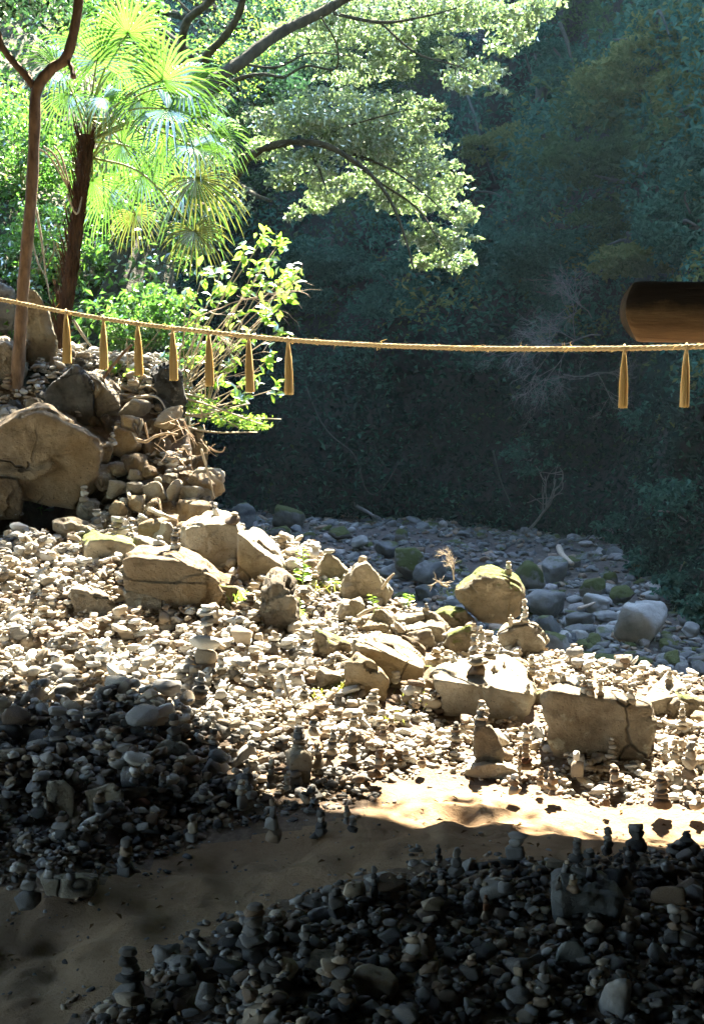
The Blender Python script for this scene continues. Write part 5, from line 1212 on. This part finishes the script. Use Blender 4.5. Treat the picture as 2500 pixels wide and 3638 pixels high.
# trees standing on that slope farther back
BT = [(90, 330, 200, 190, 16.5, 'leaf_green', 'broad green tree behind the forked trunk'), (500, 300, 220, 190, 17.5, 'leaf_green', 'bushy tree directly behind the palm crown'), (860, 330, 190, 150, 16.0, 'leaf_dark', 'muted green tree behind the mossy limbs'),
      (300, 60, 260, 150, 19, 'leaf_green', 'tall leafy tree at the top of the slope'), (960, 130, 240, 170, 18.5, 'leaf_dark', 'dull green tree up the slope above the arching limb'), (1300, 180, 230, 130, 20.5, 'hill_green', 'farthest greyish tree of the sunlit slope')]
for i, (x_, y_, rx, ry, d_, mt, lb) in enumerate(BT):
    r = np.random.default_rng(80 + i); c, rad = pe(x_, y_, rx, ry, d_, .9); t = thing('slope_tree', lb, 'tree', (0, 0, 0), 'trees on the sunlit slope')
    g0 = c.copy(); g0[0] -= .5; g0[2] = float(ground(g0[0], g0[1]))
    if sdist(g0[:1], g0[1:2])[0] > -.3: g0 = c + np.array([-5.5, 2.0, -1.2]); g0[2] = float(ground(g0[0], g0[1]))
    lines = [(np.array([g0, g0 * .4 + c * .6 + r.normal(size=3) * .15, c]), .10, .04)]
    for k in range(7): 
        e = c + rand_dirs(r, 1)[0] * rad * .85; lines.append((np.array([g0 * .3 + c * .7, (c + e) / 2 + r.normal(size=3) * .15, e]), .03, .008))
    branch_mesh('trunk', lines, M['bark_moss'], t, 6, .08)
    crown_mesh('crown', [(c, rad)], 3600, .085, M[mt], t, r, .3, .5, 24, .16)

# ------------------------------------------------------------------ the shaded hillside: stuff, trees and dead shrubs
r = np.random.default_rng(9); n = 150000
u = r.uniform(1.2, 8.1, n); wv = .002 + .30 * r.random(n) ** 1.25; P = hill(u, wv)
lift = np.maximum(0, fbm(P * .42, 140, 3) + .25) * 2.0 * np.minimum(1, wv / .05 + .12); P[:, 2] += lift * r.random(n) * .8; P[:, 1] -= lift * r.random(n) * .9; P[:, 0] -= lift * .5 * r.random(n) * (P[:, 0] > 3)
patch = fbm(P * .33, 150, 3) * .7 + fbm(P * 1.3, 155, 2) * .55
bare = (wv < .035) & (r.random(n) < .35); P = P[~bare]; patch = patch[~bare]; n = len(P)
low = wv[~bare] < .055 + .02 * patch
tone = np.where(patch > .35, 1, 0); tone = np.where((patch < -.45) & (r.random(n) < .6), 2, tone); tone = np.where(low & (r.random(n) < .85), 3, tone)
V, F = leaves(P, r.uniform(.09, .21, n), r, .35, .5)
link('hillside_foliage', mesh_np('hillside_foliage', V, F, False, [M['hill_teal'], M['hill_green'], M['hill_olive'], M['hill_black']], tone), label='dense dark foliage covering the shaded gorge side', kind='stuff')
HT = [(2330, 170, 200, 110, 'hill_olive', 'olive crowned tree coloured as if sunlit at the top of the shaded hillside'), (2440, 380, 130, 140, 'hill_olive', 'olive tree just below the topmost pale crown'), (2170, 400, 140, 100, 'hill_olive', 'olive green tree stepping down from the pale crown'),
      (2000, 560, 160, 90, 'hill_green', 'grey green tree on the middle of the shaded hillside'), (1830, 570, 130, 80, 'hill_olive', 'brownish tree beside the end of the arching leaf sprays'), (2250, 620, 170, 110, 'hill_green', 'dark green tree below the stepped olive tree'),
      (2430, 760, 120, 130, 'hill_teal', 'bluish tree above the weathered log beam'), (2290, 880, 170, 70, 'hill_olive', 'flat topped olive bushes over the weathered log beam'), (2020, 870, 170, 80, 'hill_teal', 'bluish tree with drooping layers on the shaded hillside'),
      (1740, 850, 140, 70, 'hill_teal', 'teal tree below the tip of the leaf sprays'), (1450, 1010, 170, 70, 'hill_teal', 'spreading teal tree above the rope'), (1130, 930, 150, 90, 'hill_teal', 'dark teal tree in the hollow under the arching limb'),
      (1930, 240, 120, 90, 'hill_teal', 'bluish black tree high in the shaded valley'), (1960, 1010, 150, 60, 'hill_teal', 'layered tree over the pale dead branches'), (2350, 1080, 120, 60, 'hill_teal', 'dim tree crown behind the weathered log beam'), (1480, 180, 160, 90, 'hill_green', 'far hazy tree between the leaf sprays')]
for i, (x_, y_, rx, ry, mt, lb) in enumerate(HT):
    r = np.random.default_rng(200 + i); g = hill_hit(x_, y_ + ry * .6); d_ = g[1] - .7; c, rad = pe(x_, y_, rx, ry, d_, .8)
    t = thing('hillside_tree', lb, 'tree', (0, 0, 0), 'trees on the shaded hillside'); lines = [(np.array([g + np.array([0, .3, -.4]), (g + c) / 2 + r.normal(size=3) * .2, c]), .14, .06)]
    for k in range(6):
        e = c + rand_dirs(r, 1)[0] * rad * .8; lines.append((np.array([(g + c) / 2, (c + e) / 2 + r.normal(size=3) * .2, e]), .05, .015))
    branch_mesh('trunk', lines, M['twig_dim'], t, 6)
    crown_mesh('crown', [(c + r.normal(size=3) * np.array(rad) * np.array([.5, .2, .5]), np.array(rad) * r.uniform(.45, .75)) for j in range(6)], 6500, .11, M[mt], t, r, .4, .5, 26, .15)
# bare branches and vines
def dead(px, py, dirpx, ln, seed, label, mat='twig_grey', name='dead_shrub', depth=3, rad=.03, off=1.2, kids=(2, 4), cat='shrub', d=None, spread=.5, gravity=.02):
    r = np.random.default_rng(seed); g = hill_hit(px, py) if d is None else at(px, py, d)
    d_ = (g[1] - off) if d is None else d; s = at(px, py, d_); a = Acc()
    twigs(a, s, np.array([dirpx[0], -.25, -dirpx[1]]), ln * d_ / FPX, rad, depth, r, spread, gravity, kids, 4); return link(name, a.mesh(name, [M[mat]]), label=label, cat=cat)
dead(2130, 1190, (-1, -.35), 230, 301, 'pale leafless shrub reaching out beside the weathered log beam', rad=.016, kids=(4, 6), depth=4)
dead(2100, 1130, (-.4, -1), 170, 306, 'upright spray of dead twigs above the rope near the log beam', rad=.014, kids=(3, 5), depth=4)
dead(2000, 1330, (1, -.2), 240, 302, 'tangle of bare grey twigs hanging behind the right tassels'.replace('right ', 'last two '), rad=.016, kids=(4, 6), depth=4)
dead(1880, 1880, (.6, -.8), 210, 303, 'forked dead branch leaning at the foot of the dark bank', rad=.03, depth=2, off=.6)
for i, (pts, r0, lb) in enumerate([([(1985, 80), (2010, 140), (2030, 220), (2050, 290)], .07, 'pale bare trunk high on the shaded hillside'), ([(1930, 130), (1980, 190), (2040, 260)], .05, 'leaning bare trunk crossing the pale one'), ([(1690, 680), (1760, 690), (1860, 760), (1990, 840)], .045, 'long pale fallen trunk on the hillside beyond the leaf sprays'),
      ([(1660, 340), (1690, 430), (1720, 540), (1760, 650)], .05, 'slim grey trunk behind the leaf sprays'), ([(1420, 830), (1400, 950), (1380, 1060), (1340, 1160), (1330, 1300)], .03, 'long pale vine dropping past the rope'), ([(1090, 1380), (1130, 1480), (1180, 1550), (1260, 1620), (1300, 1740), (1350, 1745), (1420, 1640)], .028, 'looping vine on the dark cliff'),
      ([(1750, 1600), (1775, 1700), (1800, 1760), (1815, 1800)], .03, 'pair of vines hanging above the riverbed'), ([(2420, 560), (2440, 650), (2430, 700), (2450, 760)], .05, 'dark curved trunk under the olive trees'), ([(1975, 600), (2000, 680), (2030, 760), (2060, 820)], .04, 'thin leaning trunk in the middle of the hillside')]):
    L = []
    for q in pts:
        h = hill_hit(*q); L.append(at(q[0], q[1], h[1] - .9))
    L = np.array(L); L[:, 1] = L[:, 1].mean() * .5 + L[:, 1] * .5
    L = np.array([at(q[0], q[1], l[1]) for q, l in zip(pts, L)])
    branch_mesh('bare_trunk' if 'trunk' in lb else 'vine', [(L, r0 * .6, r0 * .35)], M['twig_dim'], None, 6, .08, label=lb, cat='trunk' if 'trunk' in lb else 'vine')
# driftwood
def stick(pts, rad, mat, label, name='stick', surf='river', up=.05, d=None):
    L = np.array([(river_hit(*p) if surf == 'river' else hit_solid(*p)) if d is None else at(p[0], p[1], d if len(p) < 3 else p[2]) for p in pts]) + np.array([0, 0, up])
    branch_mesh(name, [(L, rad, rad * .6)], M[mat], None, 6, .1, label=label, cat=name.replace('_', ' '))
stick([(1238, 1815), (1262, 1845), (1300, 1868), (1330, 1888)], .05, 'twig_grey', 'pale driftwood branch at the far end of the riverbed', 'driftwood', up=.3)
stick([(1983, 1985), (1992, 2010), (2010, 2030), (2030, 2048)], .06, 'twig', 'bent driftwood bleached pale brown in the far riverbed', 'driftwood', up=.2)
stick([(2052, 2232), (2080, 2222), (2110, 2210)], .025, 'twig', 'short broken branch under the pale rounded river boulder', 'driftwood', up=.25)
stick([(470, 1820), (530, 1840), (580, 1865), (625, 1880)], .018, 'twig', 'long fallen stick at the foot of the rubble face', 'stick', None, .06)
stick([(455, 1770), (462, 1800), (470, 1822)], .015, 'twig', 'short bent stick at the top of the long fallen one', 'stick', None, .06)
stick([(715, 1622), (735, 1690), (752, 1755), (763, 1800)], .009, 'twig', 'straight dry stalk hanging at the outer corner of the cliff', 'stalk', d=8.25)
stick([(488, 1590), (520, 1597), (550, 1580), (590, 1568), (632, 1572)], .013, 'root', 'curved root lying across the rubble face', 'root', d=8.15)
stick([(515, 1530), (522, 1560), (528, 1585)], .008, 'root', 'thin forked root above the curved one', 'root', d=8.2)
stick([(740, 1615), (765, 1630), (790, 1632), (800, 1615)], .008, 'root', 'hooked root sticking out of the cliff corner', 'root', d=8.3)
stick([(655, 1525), (668, 1555), (690, 1580)], .008, 'root', 'looping root at the cliff top', 'root', d=8.4)
stick([(345, 1450), (350, 1400), (390, 1340), (440, 1280), (470, 1250)], .017, 'bark', 'dark leaning branch in front of the pale rounded boulder', 'branch', d=8.9)
stick([(262, 1160), (300, 1220), (350, 1285)], .014, 'twig', 'whitish stalk slanting behind the first two tassels', 'stalk', d=9.9)
stick([(130, 760), (150, 880), (165, 1000)], .012, 'twig', 'pale thin stem between forked tree and palm', 'stalk', d=10.6)
stick([(105, 830), (135, 950), (165, 1010), (180, 1090)], .010, 'twig', 'second pale stem crossing behind the forked tree', 'stalk', d=10.9)
a = Acc(); r = np.random.default_rng(77)
for k in range(34):
    p = at(r.uniform(560, 745), r.uniform(1490, 1640), 8.35); twigs(a, p, r.normal(size=3) + np.array([.3, -.5, -.3]), r.uniform(.06, .22), .004, 0, r, gravity=.08, sides=3)
link('exposed_roots', a.mesh('exposed_roots', [M['root']]), label='mat of fine roots hanging from the cliff top', kind='stuff')
# pale dry twigs beside the leafy shrub
dead(600, 1190, (1, -.25), 260, 310, 'fan of pale dry twigs between the tassels and the leafy shrub', 'twig', 'dry_twigs', 3, .007, d=9.2, kids=(3, 5), spread=.4)
dead(660, 1420, (.6, -.6), 200, 311, 'thin dry twigs rising from the cliff top under the leafy shrub', 'twig', 'dry_twigs', 2, .007, d=9.1, kids=(3, 4))
dead(1612, 2060, (-.3, -1), 70, 312, 'dry whitish weed on the mossy shouldered boulder', 'twig', 'dry_weed', 3, .0045, d=6.95, kids=(4, 6))
dead(1590, 2085, (-.8, -.5), 60, 313, 'dry weed stalks drooping beside the mossy shouldered boulder', 'twig', 'dry_weed', 2, .006, d=6.9, kids=(3, 5))
stick([(1355, 2125), (1380, 2090), (1400, 2070)], .010, 'twig', 'pale stick poking up behind the taller pointed rock', 'stick', d=6.85)
stick([(1270, 2225), (1300, 2205), (1340, 2190)], .012, 'twig', 'pale stick lying below the pointed rocks', 'stick', d=6.6)
stick([(960, 2010), (1010, 1990), (1050, 1970)], .012, 'twig', 'bent stick bridging from the whitish boulder', 'stick', d=7.5)
stick([(1000, 2430), (1012, 2470), (1030, 2530)], .010, 'twig_grey', 'thin upright twig among the pebbles beside the dark cairn', 'stick', d=5.6)
# little plants on the bank
def plant(px, py, hpx, seed, label, kind='stem', n=16, mat='leaf_bright', wpx=40):
    r = np.random.default_rng(seed); b = hit_solid(px, py); sc = b[1] / FPX; H, W = hpx * sc, wpx * sc; t = thing('small_plant' if kind == 'stem' else 'grass_tuft', label, 'plant' if kind == 'stem' else 'grass'); B, A, S = [], [], []
    if kind == 'stem':
        tp_ = b + np.array([r.normal() * .02, 0, H]); branch_mesh('stem', [(np.array([b, (b + tp_) / 2 + r.normal(size=3) * .01, tp_]), .004, .002)], M['petiole'], t, 4)
        for k in range(n):
            f = .25 + .75 * k / n; B.append(b + (tp_ - b) * f); A.append(np.array([(-1) ** k * 1.0, r.normal() * .5, .25 + r.normal() * .2])); S.append(W * .55 * (1.1 - .4 * f))
        for k in range(n): leaf_part(B[k], A[k], S[k] * 1.15, t, r, k)
    else:
        a = Acc()
        for k in range(n):
            p = b + np.array([r.normal() * W * .3, r.normal() * W * .3, 0]); dv = np.array([r.normal() * .6, r.normal() * .6, 1.0]); q = p + unit(dv) * H * r.uniform(.5, 1); e = q + np.array([dv[0] * .5, dv[1] * .5, -.25]) * H * .6
            L = smooth_line([p, q, e], 6); sd = unit(np.cross(dv, [0, -1, .2])) * .0028; V = np.concatenate([np.stack([l - sd * (1 - i / 6.5), l + sd * (1 - i / 6.5)]) for i, l in enumerate(L)])
            a.add(V, np.array([(2 * i, 2 * i + 1, 2 * i + 3, 2 * i + 2) for i in range(5)]))
        link('blades', a.mesh('blades', [M[mat]]), t, kind='stuff')
plant(1072, 2110, 170, 1, 'small leafy stem lit yellow green behind the jagged grey rock', wpx=60, n=20)
plant(1062, 2230, 110, 2, 'leafy runner climbing beside the jagged grey rock', wpx=42, n=14)
plant(150, 1830, 60, 3, 'lone green seedling in front of the dark hollow', wpx=60, n=6)
plant(1330, 2180, 70, 4, 'small green sprout under the taller pointed rock', wpx=42, n=10)
plant(1190, 2100, 45, 5, 'low green sprig between the two pointed rocks', wpx=60, n=10)
plant(1440, 2160, 50, 6, 'green sprig on the crest beside the square tan block', wpx=50, n=10)
plant(850, 2130, 40, 7, 'yellow green tuft at the foot of the whitish boulder', 'tuft', 40, wpx=70)
plant(920, 2260, 55, 8, 'drooping yellow tuft below the jagged grey rock', 'tuft', 50, 'palm_dry', wpx=60)
plant(1230, 2455, 42, 9, 'fresh yellow green grass under the ochre wedge', 'tuft', 80, 'moss_tuft', wpx=130)
plant(1400, 2560, 38, 10, 'thin grass blades behind the small golden cairn', 'tuft', 40, 'moss_tuft', wpx=80)
plant(1160, 2090, 40, 11, 'pale grass on the crest in front of the pointed rocks', 'tuft', 70, 'moss_tuft', wpx=150)
plant(1620, 2130, 50, 12, 'mossy grass on the shoulder of the big mossy boulder', 'tuft', 90, 'moss_tuft', wpx=80)
plant(1450, 2500, 50, 13, 'dry arching grass beside the pale capped cairn', 'tuft', 40, 'palm_dry', wpx=90)
plant(1120, 2470, 30, 14, 'short yellowish tuft among the bright pebbles', 'tuft', 40, 'moss_tuft', wpx=60)
# leaves on the dark bank across the river
for i, (x_, y_, rx, ry, lb) in enumerate([(1960, 1390, 90, 50, 'teal leaved bush on the dark bank above the river'), (2330, 1480, 90, 70, 'dim leafy bush beneath the last tassels'), (1700, 1280, 90, 40, 'low teal bush just under the rope'), (1880, 1620, 90, 70, 'faint bush low on the dark bank'), (2400, 1800, 120, 120, 'dark bush overhanging the riverbed edge'), (2190, 1880, 80, 50, 'low dark fern clump at the corner of the riverbed'), (2290, 2000, 70, 60, 'black green bush drooping onto the riverbed stones'), (2400, 2090, 80, 60, 'dark fern clump above the largest pale river boulder'), (2490, 2180, 70, 60, 'dark bush at the riverbed margin by the picture edge')]):
    r = np.random.default_rng(260 + i); g = hill_hit(x_, y_); c, rad = pe(x_, y_, rx, ry, g[1] - .5); t = thing('hillside_bush', lb, 'bush', (0, 0, 0), 'bushes on the dark bank')
    branch_mesh('stems', [(np.array([g + np.array([0, .2, -.1]), c + r.normal(size=3) * .2]), .02, .01) for _ in range(4)], M['twig_grey'], t, 4)
    crown_mesh('foliage', [(c, rad)], 420, .12, M['hill_teal'], t, r, .4, .5, 18, .2)

# ------------------------------------------------------------------ rope, tassels, log beam
RP = [(-500, 975), (-250, 1022), (0, 1064), (235, 1110), (485, 1150), (740, 1180), (1025, 1208), (1320, 1226), (1600, 1236), (1880, 1240), (2217, 1238), (2440, 1233), (2700, 1224)]
def rope_d(px): return 8.2 - (px / 2500.0) * 1.95
RL = smooth_line(np.array([at(x, y, rope_d(x)) for x, y in RP]), 900)
seg = np.concatenate([[0], np.cumsum(np.linalg.norm(np.diff(RL, axis=0), axis=1))])
rope = thing('rope', 'long twisted straw rope strung across the cave mouth with hanging tassels', 'rope')
T = np.gradient(RL, axis=0); T /= np.linalg.norm(T, axis=1)[:, None]; Uv = np.cross(T, UZ); Uv /= np.linalg.norm(Uv, axis=1)[:, None]; Wv_ = np.cross(Uv, T)
for s in range(3):
    ph = seg / .088 * 2 * math.pi / 1.0 + s * 2 * math.pi / 3
    V, F = tube(RL + .0070 * (np.cos(ph)[:, None] * Uv + np.sin(ph)[:, None] * Wv_), .0072, 6); link('strand', mesh_np('strand', V, F, True, [M['rope']]), rope)
a = Acc(); r = np.random.default_rng(5); kp = RL[np.argmin(abs(project(RL)[0] - 1598))]
for k in range(7): twigs(a, kp, r.normal(size=3) + np.array([0, 0, -1.2]), .02, .002, 0, r, sides=3)
link('knot', a.mesh('knot', [M['rope']]), rope)
a = Acc()
for k in range(130):
    i = int(r.integers(5, 895)); d0 = unit(T[i] * r.choice([-1, 1]) + r.normal(size=3) * .45); V, F = tube([RL[i] + r.normal(size=3) * .009, RL[i] + d0 * r.uniform(.01, .03) + r.normal(size=3) * .01, RL[i] + d0 * r.uniform(.025, .045) + r.normal(size=3) * .012], [.0016, .0012, .0006], 3, False); a.add(V, F)
link('frayed_straw', a.mesh('frayed_straw', [M['straw']]), rope, kind='stuff')
TS = [(237, 1290, 'first straw tassel, hanging in front of the palm trunk'), (367, 1312, 'second straw tassel, in front of the mossy trunk'), (491, 1334, 'third straw tassel, over the leafy plants'), (615, 1352, 'fourth straw tassel, before the dense green shrub'),
      (742, 1372, 'fifth straw tassel, in the middle of the leafy shrub'), (885, 1394, 'sixth straw tassel, at the outer leaves of the shrub'), (1024, 1401, 'seventh straw tassel, hanging alone before the dark hillside'), (2217, 1449, 'straw tassel hanging under the end of the log beam'), (2435, 1446, 'straw tassel under the log beam near the picture edge')]
for i, (x_, yb, lb) in enumerate(TS):
    r = np.random.default_rng(400 + i); k = int(np.argmin(abs(project(RL)[0] - x_))); p = RL[k]; d_ = p[1]; bot = at(x_ + (3 if i < 7 else -6), yb, d_); Ln = p[2] - bot[2] - .012; R0 = 15.5 * d_ / FPX
    t = thing('straw_tassel', lb, 'tassel', tuple(p + np.array([0, 0, -.012])), 'straw tassels hanging from the rope'); a = Acc(); lean = (bot[0] - p[0])
    for q in range(150):
        an = r.uniform(0, 6.28); rr = R0 * math.sqrt(r.random()); e = np.array([math.cos(an), math.sin(an), 0]) * rr; ln = Ln * r.uniform(.955, 1.01)
        pts = []
        for f in (0, .12, .3, .6, 1.0):
            wd = [.22, .42, .68, .9, 1.0][[0, .12, .3, .6, 1.0].index(f)]; pts.append(np.array([lean * f * 1.0, 0, -f * ln]) + e * wd + r.normal(size=3) * .0008)
        V, F = tube(pts, .0023, 3, False); a.add(V, F)
    # solid core so that no light leaks through
    prof_ = [(0, .25), (.12, .42), (.3, .68), (.6, .88), (.97, .95)]; V, F = tube([np.array([lean * f, 0, -f * Ln]) for f, _ in prof_], [R0 * .8 * w_ for _, w_ in prof_], 12); a.add(V, F)
    link('strands', a.mesh('strands', [M['straw']]), t, kind='stuff')
    V, F = tube([np.array([0, 0, .032]), np.array([0, -.02, .012]), np.array([0, -.004, -.012]), np.array([lean * .1, 0, -.03])], [.005, .007, R0 * .3, R0 * .42], 8); link('binding', mesh_np('binding', V, F, True, [M['rope']]), t)

r = np.random.default_rng(6); DL = 4.5
torii = thing('log_beam', 'round weathered log beam with a slanted end above the rope', 'log')
ax0, ax1 = at(2209, 1108, DL), at(3300, 1118, DL - .1); rad = 105 * DL / FPX; n, m = 60, 48; V = []; axd = unit(ax1 - ax0); u0 = unit(np.cross(axd, UZ)); v0 = np.cross(u0, axd)
if v0[2] < 0: v0 = -v0
for i in range(n):
    f = (i / (n - 1)) ** 1.6
    for j in range(m):
        an = 2 * math.pi * j / m; cy_, sy_ = math.cos(an), math.sin(an)
        slant = (.0406 * sy_ ** 2 - .009 * sy_) * (1 - f) ** 8
        rr = rad * (1 + .012 * math.sin(an * 5 + 1) + .006 * math.sin(an * 23 + f * 3)) * (1 - .06 * math.exp(-f * 90))
        V.append(ax0 + (ax1 - ax0) * f + axd * slant + (u0 * cy_ + v0 * sy_) * rr)
V = np.array(V); i, j = np.meshgrid(np.arange(n - 1), np.arange(m), indexing='ij'); F = np.stack([i * m + j, i * m + (j + 1) % m, (i + 1) * m + (j + 1) % m, (i + 1) * m + j], -1).reshape(-1, 4)
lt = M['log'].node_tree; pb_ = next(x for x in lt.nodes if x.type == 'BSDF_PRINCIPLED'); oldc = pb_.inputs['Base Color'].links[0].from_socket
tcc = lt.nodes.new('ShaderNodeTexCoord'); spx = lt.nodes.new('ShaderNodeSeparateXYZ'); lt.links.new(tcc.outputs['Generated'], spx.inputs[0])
wob = noise_node(lt, 7, 5, .7, tcc.outputs['Object']); top_dark = ramp(lt, mathn(lt, 'ADD', spx.outputs[2], mathn(lt, 'MULTIPLY', wob, .35)), [(.62, (0, 0, 0)), (.82, (1, 1, 1))])
lt.links.new(mixc(lt, oldc, (.055, .038, .027), top_dark), pb_.inputs['Base Color'])     # upper side mixed to a darker brown, with a noisy edge
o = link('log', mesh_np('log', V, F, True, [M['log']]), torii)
cen = V[:m].mean(0); Ve = np.vstack([V[:m] + axd * .001, (V[:m] - cen) * .5 + cen + axd * -.002, cen[None] + axd * -.003]); F4 = np.array([(j, m + j, m + (j + 1) % m, (j + 1) % m) for j in range(m)]); F3 = np.array([(m + j, 2 * m, m + (j + 1) % m) for j in range(m)])
link('cut_end', mesh_np('cut_end', Ve, [F4, F3], False, [M['log_end']]), torii)
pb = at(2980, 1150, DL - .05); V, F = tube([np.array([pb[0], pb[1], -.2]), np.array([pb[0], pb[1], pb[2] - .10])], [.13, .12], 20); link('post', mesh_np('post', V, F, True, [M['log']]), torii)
pl = RL[0]; V, F = tube([np.array([pl[0] - .04, pl[1], float(ground(pl[0], pl[1])) - .2]), np.array([pl[0] - .04, pl[1], pl[2] + .3])], [.06, .05], 12)
link('wooden_post', mesh_np('wooden_post', V, F, True, [M['bark']]), label='wooden post the straw rope is tied to', cat='post')

# ------------------------------------------------------------------ the valley's hazy air
m, tt, oo = new_mat('haze_air'); pv = tt.nodes.new('ShaderNodeVolumePrincipled'); pv.inputs['Color'].default_value = (.5, .82, 1.0, 1); pv.inputs['Density'].default_value = 0.00045; pv.inputs['Anisotropy'].default_value = .3
tt.links.new(pv.outputs[0], oo.inputs['Volume'])
bm = bmesh.new(); bmesh.ops.create_cube(bm, size=1.0); me = bpy.data.meshes.new('haze'); bm.to_mesh(me); bm.free(); me.materials.append(m)
hz = link('haze', me, None, (0, 30, 35), label='thin bluish haze filling the gorge', kind='stuff'); hz.scale = (170, 96, 80)
cy.volume_bounces = 0
